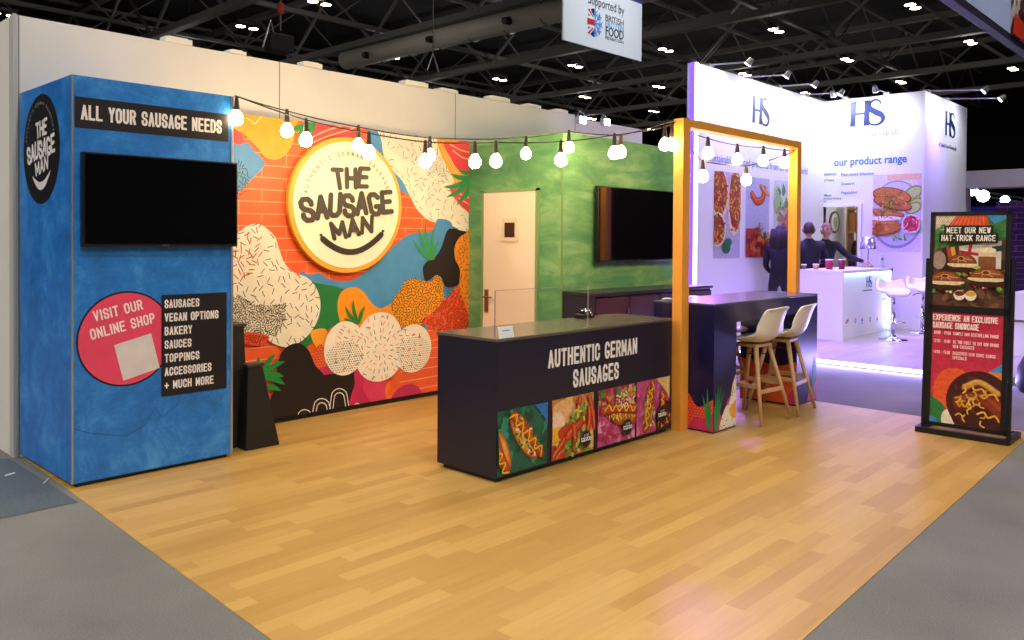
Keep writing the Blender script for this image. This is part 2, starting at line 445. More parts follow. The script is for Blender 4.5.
# mural wall
mw = tag(MB().box(.9, GX, MY, MY+.08, 0, 2.5).build('wall_back', mat('mural_board', '#c9c4ba', .6)), kind='structure')
MB().box(.9, GX, MY-.006, MY, 0, .05).build('kick_strip', M_blackmetal, mw)
mu = Print((0, MY, 0), (1, 0, 0), (0, 0, 1), .0002, ('y', MY))
F = mu.from_px
mu.clip = (.9, GX, .05, 2.5)
OR = '#f4602c'
mu.rect(.9, GX, .05, 2.5, OR)
mu.layer()
z = .05; k = 0
while z < 2.5:
    mu.rect(.9, GX, z-.0035, z+.0035, '#ffa679', False)
    x = .9+(.13 if k % 2 else .33)
    while x < GX: mu.rect(x-.003, x+.003, z, z+.098, '#ffa679', False); x += .42
    z += .098; k += 1
CREAM = '#efe5cf'; BLK = '#1b1216'; BLUE = '#4a92c9'; YEL = '#f5a22c'; RED = '#e5434c'; GRN = '#1f7c3e'; LEAF = '#2f8c46'; MAG = '#cc2a5e'
def leaf(root, tips, w=.035, col=LEAF):
    r = F([root])[0]
    for t in tips:
        q = F([t])[0]; dx, dy = q[0]-r[0], q[1]-r[1]
        pts = [(r[0]+dx*s+(-dy)*.10*math.sin(s*PI), r[1]+dy*s+dx*.10*math.sin(s*PI)) for s in [0, .2, .4, .6, .8, 1]]
        L = []; Rr = []
        n = math.hypot(dx, dy); nx, ny = -dy/n, dx/n
        for s, p in zip([0, .2, .4, .6, .8, 1], pts):
            hw = w/2*[.3, .8, 1, 1, .75, .1][round(s*5)]
            L.append((p[0]+nx*hw, p[1]+ny*hw)); Rr.append((p[0]-nx*hw, p[1]-ny*hw))
        mu.poly(L+Rr[::-1], col)
def fb(px, col): p = smoothpts(F(px), 5); mu.poly(p, col); return p
def fp(px, col): p = F(px); mu.poly(p, col); return p
# upper left corner
p = fb([(228, 100), (262, 108), (300, 112), (296, 126), (293, 142), (287, 153), (277, 159.5), (266, 157.5), (258, 148), (244, 134), (228, 124)], YEL)
q = F([(233, 112), (262, 114), (262, 150), (252, 145), (233, 122)]); mu.dots(q, .022, .004, '#c98a3a')
mu.stroke(F([(247, 118), (255, 124), (262, 116)]), .012, '#ffd58a')
fb([(228, 128), (238, 131), (243, 139), (240, 147), (228, 148)], RED)
p = fb([(228, 147), (239, 145), (247, 143), (256, 153), (265, 163.5), (258, 173), (250, 181), (241, 190), (228, 198)], BLUE)
mu.dots(p, .02, .0045, '#2f6fa3')
mu.scatter(F([(233, 163), (240, 160), (246, 168), (250, 180), (245, 192), (236, 201), (233, 200)]), 130, .026, .006, [BLK], 3)
# upper middle
p = fb([(313, 116), (330, 118), (357, 122), (364, 134), (350, 138), (330, 138), (312, 142), (300, 140)], RED)
for a in ([(309, 139), (325, 131), (345, 125)], [(312, 143), (328, 136), (348, 130), (356, 127)]): mu.stroke(smoothpts(F(a), 6, False), .014, '#ffae86')
leaf((311, 120), [(289, 129)], .05); leaf((314, 121), [(297, 134)], .05); leaf((315, 120), [(306, 136)], .04)
fb([(356, 122), (376, 124), (372, 133), (358, 137)], '#ee5533')
p = fp([(368, 130), (383, 130), (383, 152), (404, 180), (412, 196), (398, 190), (372, 150)], BLUE)
p = fb([(377, 124), (405, 128), (436, 134), (441, 148), (444, 160), (452, 176), (461, 191), (472, 202), (473, 236), (457, 229.5), (443, 224.5), (429, 220.5), (418, 211), (410, 197), (402, 181), (394, 172), (384, 157), (381, 140)], CREAM)
mu.scatter(p, 110, .05, .007, ['#8f8a86', '#7c7b80', '#d58f8a'], 5)
mu.dots(F([(377, 128), (436, 138), (441, 150), (452, 174), (440, 178), (425, 165), (405, 160), (388, 150)]), .02, .0045, '#9a948a')
q = F([(425, 150), (440, 158), (451, 176), (447, 186), (432, 184), (424, 168)]); mu.scatter(q, 60, .02, .005, ['#8c8682'], 8)
p = fp([(436, 130), (472, 134), (472, 214), (462, 201), (452, 177), (442, 158), (437, 145)], YEL)
mu.dots(F([(440, 150), (452, 172), (462, 196), (466, 186), (456, 166), (446, 146)]), .024, .006, '#ffd9a0')
p = fb([(443, 143), (455, 142), (474, 142), (474, 180), (464, 175), (456, 168), (449, 156)], RED)
for a in ([(449, 144), (460, 150), (471, 153)], [(452, 150), (461, 157), (471, 160)]): mu.stroke(smoothpts(F(a), 5, False), .014, '#ffae86')
p = fb([(449, 188), (458, 182), (474, 180), (474, 214), (464, 209), (456, 201)], RED)
for a in ([(455, 192), (471, 199)], [(458, 198), (471, 206)]): mu.stroke(F(a), .014, '#ffae86')
leaf((471, 176), [(450, 174), (443, 187), (446, 197), (456, 205), (463, 200)], .05, '#2f8a4e')
leaf((471, 172), [(458, 170)], .04, '#2f8a4e')
# blue band and the shapes around it
fb([(300, 272), (309, 275), (318, 273), (331, 280), (348, 281), (362, 274), (378, 262), (392, 247), (409, 234), (426, 233), (434, 227), (437, 219), (450, 222), (452, 236), (448, 262), (440, 300), (425, 330), (380, 335), (340, 330), (312, 300)], BLUE)
fp([(433, 226), (437, 222), (452, 226), (458, 229), (452, 240)], BLUE)
fb([(298, 283), (318, 283.5), (345, 290), (340, 305), (338, 322), (323, 332), (309, 345), (298, 350), (292, 330)], GRN)
fb([(310, 334), (316, 329), (326, 330), (326, 345), (317, 349)], YEL)
fb([(337, 303), (340, 293), (347, 288), (356, 287.5), (364, 293), (371, 303), (380, 308.5), (393, 304), (402, 320), (396, 335), (370, 338), (345, 330), (338, 316)], '#f5981f')
p = fb([(391, 304), (398, 292), (405, 281), (414, 278.5), (424, 281), (430, 280.5), (436, 275), (443, 282), (444.5, 294), (434, 312), (425, 323), (410, 328), (397, 322)], '#f09d20')
mu.scatter(p, 330, .028, .0075, [BLK], 12)
fb([(443, 284), (458, 280), (462, 286), (446, 299)], '#3f86bd')
mu.scatter(F([(444, 285), (458, 281), (461, 287), (447, 297)]), 45, .026, .006, [BLK], 14)
p = fb([(459, 284), (446, 298), (433, 311), (421, 322), (440, 331), (455, 330), (473, 322), (473, 300)], '#dd4a22')
mu.scatter(p, 300, .03, .007, [BLK, '#8a2414', '#f08060'], 15)
fb([(446, 231), (452, 228.5), (458, 230), (472, 236), (472, 262), (461, 281), (452, 287), (444, 286), (440, 277), (435, 275), (429, 279.5), (424, 280.5), (422, 268), (426, 261.5), (433, 258), (440, 248)], BLK)
p = fb([(472, 232), (464, 234), (458, 238), (453.5, 248), (454.5, 260), (459, 270), (458.5, 286), (463, 302), (472, 316)], '#f08f24')
mu.scatter([a for a in p], 75, .035, .007, ['#6b3a14'], 16)
leaf((433, 259), [(412, 240), (417, 226), (424, 223), (433, 229), (438, 240), (421, 253)], .04, '#34965c')
leaf((358, 323), [(344, 306), (352, 300), (364, 306), (343, 318), (362, 312)], .035, '#2c7e34')
# white cloud on the left
p = fb([(222, 240), (235, 234), (246, 226), (256, 224), (265, 228), (274, 237), (278, 249), (284, 264), (294, 273), (305, 277), (314, 286), (319, 300), (318, 315), (311, 330), (300, 341), (285, 347), (270, 342), (262, 335), (244, 333), (222, 334)], CREAM)
mu.scatter([a for a in p if a[1] < 9], 135, .052, .007, ['#3c3639', '#65637a', '#3c3639'], 21)
mu.scatter(F([(233, 240), (256, 228), (262, 240), (258, 262), (250, 275), (233, 278)]), 24, .055, .009, ['#e0503c'], 22)
p = F([(225, 296), (240, 296), (251, 304), (268, 306), (284, 303), (284, 320), (273, 336), (258, 333), (240, 332), (225, 332)])
mu.scatter(p, 700, .019, .0068, [BLK], 23)
fb([(242, 333), (256, 333), (268, 337), (258, 345), (244, 343)], '#dd4a22')
mu.scatter(F([(243, 334), (266, 337), (258, 343), (245, 342)]), 60, .02, .006, [BLK], 24)
# black hill with arches, magenta, cloud
p = fb([(320, 344), (313, 352), (311, 366), (318, 378), (332, 380), (330, 360)], '#d6522a'); mu.dots(p, .03, .006, '#f39a6a')
fb([(318, 368), (334, 366), (340, 374), (330, 380), (320, 377)], MAG)
fb([(353, 366), (350, 390), (341, 415), (370, 418), (385, 408), (389, 392), (384, 372)], '#c8285a')
mu.dots(F([(352, 374), (372, 400), (345, 412)]), .025, .005, '#8e1b44')
fb([(365, 378), (384, 380), (387, 394), (380, 406), (370, 402), (362, 390)], '#d83a62')
fb([(386, 382), (402, 378), (400, 388), (390, 400), (384, 396)], '#ee7326')
p = fp([(398, 345), (437, 340), (437, 392), (420, 394), (398, 392), (386, 396)], '#e5562a')
for zz in range(5): mu.stroke(F([(398, 352+zz*10), (437, 347+zz*9.4)]), .008, '#ff9f78')
mu.dots(p, .024, .0045, '#f58a5a')
fb([(388, 403), (393, 392), (401, 385.5), (409, 383.5), (417, 387), (421, 396), (418, 404), (400, 408)], '#c02a5c')
mu.dots(F([(392, 396), (401, 387), (409, 385), (416, 389), (418, 396), (400, 402)]), .025, .0045, '#7e1b40')
fp([(262, 432), (267, 402), (272, 392), (275, 374), (278, 356), (286, 346), (297.5, 343.5), (307, 350), (313, 365), (322, 374.5), (335, 373), (352.5, 369), (353, 384), (347, 403), (343, 418)], BLK)
fb([(275, 374), (278, 356), (286, 346), (297.5, 343), (307, 350), (313.5, 365), (322, 375), (315, 385), (285, 388), (272, 392)], BLK)
def arch(cx, top, hw, leg):
    for d in (0, 3.0):
        h = hw-d
        if h > 1: mu.stroke(F([(cx-h-2.5, leg+1)]+[(cx-h*math.cos(t), top+hw+d*.4-(hw-d)*math.sin(t)) for t in [0, .5, 1.05, PI/2, 2.1, 2.6, PI]]+[(cx+h+2.5, leg-2)]), .008, '#e9e4dc')
arch(303, 409, 7, 424); arch(320, 398, 8, 420); arch(337.5, 388, 8, 416); arch(355.5, 403, 3.5, 414)
leaf((259, 378), [(274, 353), (283, 361), (282, 376), (283, 384), (257, 356)], .048, '#1f8a3c')
leaf((258, 388), [(279, 390)], .045, '#1f8a3c')
mu.layer()
lob = [((343, 348), (322, 348), (343, 321)), ((378, 335), (356, 335), (378, 312)), ((411, 348), (392, 348), (411, 324)), ((378, 356), (354, 356), (378, 381))]
LO = []
for c, ex, ey in lob:
    c2, e1, e2 = F([c, ex, ey]); rx = abs(c2[0]-e1[0]); ry = abs(c2[1]-e2[1]); LO.append((c2, rx, ry)); mu.ell(c2, rx, ry, '#f2e6d4', 36)
cc = LO[3][0]
mu.layer(); rr = random.Random(4)
for ring in range(1, 8):
    n = ring*8
    for i in range(n):
        a = 2*PI*i/n+rr.uniform(-.1, .1); r = ring*.062; p = (cc[0]+r*math.cos(a)*1.1, cc[1]+.05+r*math.sin(a))
        if any(((p[0]-c[0])/rx)**2+((p[1]-c[1])/ry)**2 < .85 for c, rx, ry in LO):
            b = a if rr.random() < .5 else rr.uniform(0, PI)
            mu.stroke([(p[0]-.02*math.cos(b), p[1]-.02*math.sin(b)), (p[0]+.02*math.cos(b), p[1]+.02*math.sin(b))], .007, rr.choice(['#e5645a', '#3d6b46', '#2b2b2b', '#d98a5a', '#b04a5a']), False)
def epts(c, rx, ry, k=1): return [(c[0]+rx*k*math.cos(t*.3), c[1]+ry*k*math.sin(t*.3)) for t in range(21)]
c, rx, ry = LO[0]; mu.dots(epts((c[0], c[1]-.08), rx*.92, ry*.6), .025, .006, '#3b3236')
c, rx, ry = LO[2]; mu.dots(epts((c[0]+.01, c[1]-.05), rx*.9, ry*.75), .025, .0055, '#4b3c3c')
mu.clip = None
mu.build('mural_print', M_ink, mw)

# green room
def plaster():
    m = bpy.data.materials.new('green_plaster'); m.use_nodes = True
    N = m.node_tree.nodes; L = m.node_tree.links; b = N['Principled BSDF']; tc = N.new('ShaderNodeTexCoord')
    mp = N.new('ShaderNodeMapping'); mp.inputs['Scale'].default_value = (1.2, 1.2, 3.2); L.new(tc.outputs['Object'], mp.inputs['Vector'])
    n = N.new('ShaderNodeTexNoise'); n.inputs['Scale'].default_value = 1.6; n.inputs['Detail'].default_value = 9; n.inputs['Roughness'].default_value = .62; n.inputs['Distortion'].default_value = .6
    L.new(mp.outputs[0], n.inputs['Vector'])
    r = N.new('ShaderNodeValToRGB'); L.new(n.outputs['Fac'], r.inputs[0]); e = r.color_ramp.elements
    e[0].position = .3; e[0].color = (*lin('#3d7a52'), 1); e[1].position = .72; e[1].color = (*lin('#94ba80'), 1); k = e.new(.5); k.color = (*lin('#62995f'), 1)
    L.new(r.outputs[0], b.inputs['Base Color']); b.inputs['Roughness'].default_value = .55
    return m
gw = tag(MB().box(GX, 5.98, GY, .9, 0, 2.5).build('wall_right', plaster()), kind='structure')
MB().box(GX-.004, GX+.01, GY-.004, GY+.01, 0, 2.5).build('corner_strip', mat('corner_olive', '#6d8c50', .6), gw)
DW = mat('door_cream', '#efd9bd', .5)
def yx(px, py=250): return un(px, py, 'x', GX).y
d0, d1 = yx(485.5), yx(537.5); dz = un(510, 192, 'x', GX).z
dr = tag(MB().box(GX-.03, GX-.002, d1, d0, 0.0, dz).build('door_1', DW, None, bevel=.004), kind='structure')
fr = MB().box(GX-.036, GX-.001, d0, d0+.025, 0, dz+.025).box(GX-.036, GX-.001, d1-.025, d1, 0, dz+.025).box(GX-.036, GX-.001, d1-.025, d0+.025, dz, dz+.025)
fr.build('door_frame', mat('frame_green', '#7f9b63', .5), dr)
yc = yx(512.5); wz = un(512, 230, 'x', GX).z
MB().box(GX-.042, GX-.03, yc-.105, yc+.105, wz-.11, wz+.11).build('vision_surround', mat('door_cream2', '#e2cba9', .5), dr)
MB().box(GX-.046, GX-.04, yc-.065, yc+.065, wz-.07, wz+.07).build('vision_pane', mat('dark_pane', '#3a2a22', .15), dr)
hy = yx(489.5); hz = .93
MB().box(GX-.044, GX-.03, hy-.022, hy+.022, hz-.12, hz+.1).build('handle_plate', mat('bronze', '#8d6238', .35, .6), dr)
MB().tube([(GX-.044, hy, hz+.03), (GX-.085, hy, hz+.03), (GX-.09, hy-.02, hz+.03), (GX-.09, hy-.12, hz+.03)], .009).build('door_handle', mat('bronze', ''), dr, smooth=True)

# ------------------------------------------------------------------ blue storage tower
def blueconc():
    m = bpy.data.materials.new('blue_concrete'); m.use_nodes = True
    N = m.node_tree.nodes; L = m.node_tree.links; b = N['Principled BSDF']; tc = N.new('ShaderNodeTexCoord')
    n = N.new('ShaderNodeTexNoise'); n.inputs['Scale'].default_value = 3.4; n.inputs['Detail'].default_value = 12; n.inputs['Roughness'].default_value = .78; n.inputs['Distortion'].default_value = .4
    L.new(tc.outputs['Object'], n.inputs['Vector'])
    r = N.new('ShaderNodeValToRGB'); L.new(n.outputs['Fac'], r.inputs[0]); e = r.color_ramp.elements
    e[0].position = .28; e[0].color = (*lin('#14589e'), 1); e[1].position = .72; e[1].color = (*lin('#4fa2e6'), 1); k = e.new(.5); k.color = (*lin('#2278cf'), 1)
    L.new(r.outputs[0], b.inputs['Base Color']); b.inputs['Roughness'].default_value = .42
    return m
BC = blueconc()
TW, TD = 1.03, 1.0
tw = thing('storage_tower', 'tall blue concrete-effect storage unit with screen and online shop graphics', 'cabinet', (0, 0, 0))
MB().box(0, TW, 0, .02, .03, 2.5).build('front_panel', BC, tw)
MB().box(0, .02, .02, TD, .03, 2.5).build('side_panel', BC, tw)
MB().box(TW-.02, TW, .02, TD, .03, 2.5).build('side_panel', BC, tw)
MB().box(.02, TW-.02, .02, TD, 2.46, 2.5).build('top_panel', BC, tw)
MB().box(.03, TW-.03, .02, TD, .004, .03).build('plinth', M_blackmetal, tw)
MB().box(-.004, .006, -.006, .006, .03, 2.5).box(TW-.012, TW+.004, -.006, .004, .03, 2.5).build('edge_trim', M_alu, tw)
cr = Print((0, 0, 0), (1, 0, 0), (0, 0, 1))
rr = random.Random(9)
pts = [(0.0, .37)]
for a in [(.1, .33), (.2, .29), (.32, .27), (.42, .33), (.5, .42), (.55, .36), (.64, .42), (.68, .55)]: pts.append((a[0]+rr.uniform(-.01, .01), a[1]+rr.uniform(-.015, .015)))
cr.stroke(pts, .004, '#1a5590'); cr.stroke([(.4, .32), (.43, .36), (.46, .37), (.5, .33), (.53, .38)], .003, '#1a5590')
cr.stroke([(.72, .5), (.78, .42), (.86, .45), (.9, .38), (1, .47)], .003, '#1a5590')
cr.build('crack_print', M_ink, tw)
sg = Print((0, -.001, 0), (1, 0, 0), (0, 0, 1))
sg.rect(.015, 1.0, 2.185, 2.372, '#16121a'); sg.text('ALL YOUR SAUSAGE NEEDS', .5, 2.235, .092, '#efe9e6', width=.9, sw=.16, align='c')
sg.build('header_sign', M_ink, tw)
sp = Print((0, -.001, 0), (1, 0, 0), (0, 0, 1))
sp.ell((.318, .886), .296, .3, '#151019', 60); sp.ell((.318, .886), .285, .289, '#e8476b', 60)
sp.text('VISIT OUR', .275, 1.035, .066, '#fbe9ea', width=.3, rot=.20, align='c', sw=.15)
sp.text('ONLINE SHOP', .305, .935, .066, '#fbe9ea', width=.4, rot=.20, align='c', sw=.15)
a = .24; c = (.385, .765); s_ = .118
sp.poly([(c[0]+s_*(x*math.cos(a)-y*math.sin(a)), c[1]+s_*(x*math.sin(a)+y*math.cos(a))) for x, y in ((-1, -1), (1, -1), (1, 1), (-1, 1))], '#d9d2d4')
sp.build('round_shop_sign', M_ink, tw)
ls = Print((0, -.0045, 0), (1, 0, 0), (0, 0, 1))
ls.rect(.537, .987, .49, 1.15, '#15111a')
for i, (t, wd) in enumerate((('SAUSAGES', .235), ('VEGAN OPTIONS', .37), ('BAKERY', .185), ('SAUCES', .18), ('TOPPINGS', .235), ('ACCESSORIES', .32), ('+ MUCH MORE', .335))):
    ls.text(t, .562, 1.063-i*.0885, .056, '#e9e4e4', width=wd, sw=.17)
ls.build('product_list_sign', M_ink, tw)
def arc_text(p, txt, c, r, a0, a1, h, col):
    n = len(txt)
    for i, ch in enumerate(txt):
        a = a0+(a1-a0)*i/(n-1)
        if ch != ' ': p.text(ch, c[0]+r*math.cos(a), c[1]+r*math.sin(a), h, col, rot=a-PI/2, align='c', sw=.14, cw=.5)
def logo_letters(p, c, R, col, boxes=None):
    for t, x0, x1, yb, h, rot, sw in (('THE', -.30, .38, .235, .34, .03, .2), ('SAUSAGE', -.83, .85, -.19, .38, .10, .2), ('MAN', -.31, .47, -.48, .29, .12, .21)):
        p.text(t, c[0]+R*(x0+x1)/2, c[1]+R*yb, R*h, col, rot=rot, width=R*(x1-x0), align='c', sw=sw, gap=.07, rnd=True, cw=.62, jit=.5)
def smile(c, R, x0=-.5, x1=.6):
    return [(c[0]+R*(x0+(x1-x0)*t), c[1]+R*(-.51+.07*t-.23*math.sin(PI*t)**.9)) for t in [i/14 for i in range(15)]]
lg = Print((-.001, 0, 0), (0, -1, 0), (0, 0, 1)); LC = (-.56, 2.09); LR = .355
lg.ell(LC, LR, LR, '#131017', 60); lg.text
logo_letters(lg, LC, LR*.92, '#ece7e6'); sm = smile(LC, LR*.92)
lg.poly([(a, b+.018*math.sin(PI*i/14)**.5) for i, (a, b) in enumerate(sm)]+[(a, b-.034*math.sin(PI*i/14)**.7) for i, (a, b) in reversed(list(enumerate(sm)))], '#ece7e6')
arc_text(lg, 'AUTHENTIC GERMAN SAUSAGES', LC, LR*.8, 2.9, .35, .022, '#b9b4b6')
lg.build('oval_logo_sign', M_ink, tw)

def tv(name, label, x0, x1, yf, z0, z1, t=.045, gap=.03):
    r = thing(name, label, 'television', ((x0+x1)/2, yf, z0))
    MB().box(x0, x1, yf-gap-t, yf-gap, z0, z1).build('casing', mat('tv_black', '#0c0c10', .35), r, bevel=.006)
    MB().box(x0+.012, x1-.012, yf-gap-t-.002, yf-gap-t, z0+.018, z1-.012).build('screen', mat('tv_glass', '#08080c', .06, spec=.9), r)
    MB().box((x0+x1)/2-.2, (x0+x1)/2+.2, yf-gap, yf, (z0+z1)/2-.15, (z0+z1)/2+.15).build('wall_mount', M_blackmetal, r)
    MB().box((x0+x1)/2-.02, (x0+x1)/2+.02, yf-gap-t-.003, yf-gap-t-.001, z0+.005, z0+.012).build('badge', mat('tv_badge', '#8a3038', .4), r)
    return r
tv('television', 'black flat television mounted on the blue storage unit', .045, 1.045, 0, 1.466, 2.04, gap=.004)
tv('television', 'black flat television mounted on the green plaster wall', 4.372, 5.715, GY, 1.315, 2.033)

# round logo sign on the mural
ds = thing('round_sign', 'round cream illuminated sausage logo sign on the mural wall', 'sign', (2.445, MY-.01, 1.81))
DC = (2.445, 1.812); DR = .59
f = MB(); n = 72
def ringdisc(mb, r, y0, y1):
    a = [(DC[0]+r*math.cos(2*PI*i/n), y0, DC[1]+r*math.sin(2*PI*i/n)) for i in range(n)]; b = [(x, y1, z) for x, y, z in a]
    mb.add(a+b, [tuple(range(n)), tuple(range(2*n-1, n-1, -1))]+[(i, n+i, n+(i+1) % n, (i+1) % n) for i in range(n)])
ringdisc(f, DR, MY-.06, MY-.012); f.build('rim', mat('rim_yellow', '#f2b13c', .4), ds, bevel=.004)
f = MB(); ringdisc(f, DR*.93, MY-.066, MY-.058); f.build('face', mat('face_cream', '#f8eed2', .5), ds)
lt = Print((0, MY-.067, 0), (1, 0, 0), (0, 0, 1)); logo_letters(lt, DC, DR*.98, '#3c342e')
o = lt.build('lettering', M_ink, ds); md = o.modifiers.new('t', 'SOLIDIFY'); md.thickness = .014; md.offset = 0
lt = Print((0, MY-.067, 0), (1, 0, 0), (0, 0, 1)); sm = smile(DC, DR*.98, -.46, .6)
lt.stroke(sm, .05, '#2b2826', rnd=True)
for e, s in ((sm[0], -1), (sm[-1], 1)): lt.poly([(e[0], e[1]), (e[0]+s*.035, e[1]+.035), (e[0]+s*.012, e[1]+.045)], '#2b2826'); lt.stroke([e, (e[0]+s*.02, e[1]+.035)], .016, '#2b2826', rnd=True)
o = lt.build('sausage_smile', M_ink, ds); md = o.modifiers.new('t', 'SOLIDIFY'); md.thickness = .014; md.offset = 0
lt = Print((0, MY-.0665, 0), (1, 0, 0), (0, 0, 1)); arc_text(lt, 'AUTHENTIC GERMAN SAUSAGES', DC, DR*.72, 2.92, .28, .038, '#6a6254'); lt.build('arc_lettering', M_ink, ds)

# dark folding display cases leaning behind the tower
def slantcase(x, y, w, d, h, lean, label):
    r = thing('folding_case', label, 'case', (x, y, 0))
    v = [(x, y, .004), (x+w, y, .004), (x+w, y+d, .004), (x, y+d, .004), (x+lean*.2, y+.02, h), (x+w-lean, y+.02, h-.02), (x+w-lean, y+d-.03, h-.02), (x+lean*.2, y+d-.03, h)]
    MB().add(v, [(3, 2, 1, 0), (4, 5, 6, 7), (0, 1, 5, 4), (1, 2, 6, 5), (2, 3, 7, 6), (3, 0, 4, 7)]).build('case_body', mat('case_black', '#15100f', .6), r, bevel=.006)
    MB().box(x+lean*.2-.01, x+w-lean+.012, y+.012, y+d-.024, h-.022, h).build('case_lid', mat('case_edge', '#3a3634', .5), r, bevel=.004)
    return r
slantcase(1.07, .20, .20, .30, .90, .03, 'taller black folded case standing against the blue storage unit')
slantcase(1.17, .06, .27, .12, .62, .13, 'shorter black tapered case standing beside the taller one')

# ------------------------------------------------------------------ counter
CA, CB, CW, CD, CH = 1.876, -1.744, 1.985, .553, .909
NV = mat('counter_navy', '#17172c', .42)
ct = thing('serving_counter', 'long dark navy serving counter with food pictures along its front', 'counter', (CA, CB, 0))
MB().box(CA, CA+CW, CB, CB+CD, .035, CH-.02).build('body', NV, ct)
MB().box(CA+.03, CA+CW-.03, CB+.03, CB+CD-.03, .004, .035).build('plinth', M_blackmetal, ct)
MB().box(CA-.004, CA+CW, CB-.004, CB+CD+.01, CH-.02, CH).build('worktop', mat('worktop_sheen', '#625b50', .25, spec=.7), ct, bevel=.003)  # brown-gold reflection is mixed into the worktop colour
ax = ('y', CB)
ht = Print((0, CB-.001, 0), (1, 0, 0), (0, 0, 1), px=ax)
a0 = ht.from_px([(548, 352), (637, 343)]); b0 = ht.from_px([(571, 374), (617, 365)])
ht.text('AUTHENTIC GERMAN', (a0[0][0]+a0[1][0])/2, .672, .122, '#f1eeec', width=abs(a0[1][0]-a0[0][0])-.0, align='c', sw=.17)
ht.text('SAUSAGES', (b0[0][0]+b0[1][0])/2+.02, .51, .125, '#f1eeec', width=abs(b0[1][0]-b0[0][0])+.0, align='c', sw=.17)
ht.build('lettering', M_ink, ct)
def taste(p, cx, cy, r):
    p.ell((cx, cy), r, r, '#15120f', 30); p.ell((cx, cy), r*.9, r*.9, '#8c867c', 30); p.ell((cx, cy), r*.87, r*.87, '#191512', 30)
    return p
def sausage(p, pts, w, cols=('#8e2f16', '#b9481f', '#d66a34')):
    q = smoothpts(pts, 6, False)
    p.stroke(q, w, cols[0], rnd=True); p.stroke([(x, y+w*.06) for x, y in q], w*.75, cols[1], rnd=True); p.stroke([(x-w*.05, y+w*.2) for x, y in q], w*.2, cols[2], rnd=True)
def zig(p, a, b, n, amp, w, col='#f3c02c'):
    dx, dy = b[0]-a[0], b[1]-a[1]; L = math.hypot(dx, dy); nx, ny = -dy/L, dx/L
    p.stroke(smoothpts([(a[0]+dx*i/n+nx*amp*(1 if i % 2 else -1), a[1]+dy*i/n+ny*amp*(1 if i % 2 else -1)) for i in range(n+1)], 4, False), w, col, rnd=True)
def bun(p, a, b, w, cols=('#a64a1c', '#cf7430', '#e9a253')):
    dx, dy = b[0]-a[0], b[1]-a[1]; L = math.hypot(dx, dy); rot = math.atan2(dy, dx); c = ((a[0]+b[0])/2, (a[1]+b[1])/2)
    for k, col in zip((1, .9, .7), cols): p.ell(c, L/2*k, w/2*k, col, 30, rot)
GREENS = ['#4f8a2c', '#2f6a22', '#86b03c', '#b7d05a']
PANELS = [((498.7, 409), (547, 399.6), 478, 468), ((552, 397.5), (593.5, 389.8), 462.5, 452.5), ((597.8, 388), (634.4, 381), 449, 440), ((636.5, 379.4), (669, 373), 437.5, 431)]
FL = ['food picture of a mustard hot dog on green', 'food picture of sausages and salad', 'food picture of a loaded hot dog on pink', 'food picture of two topped hot dogs']
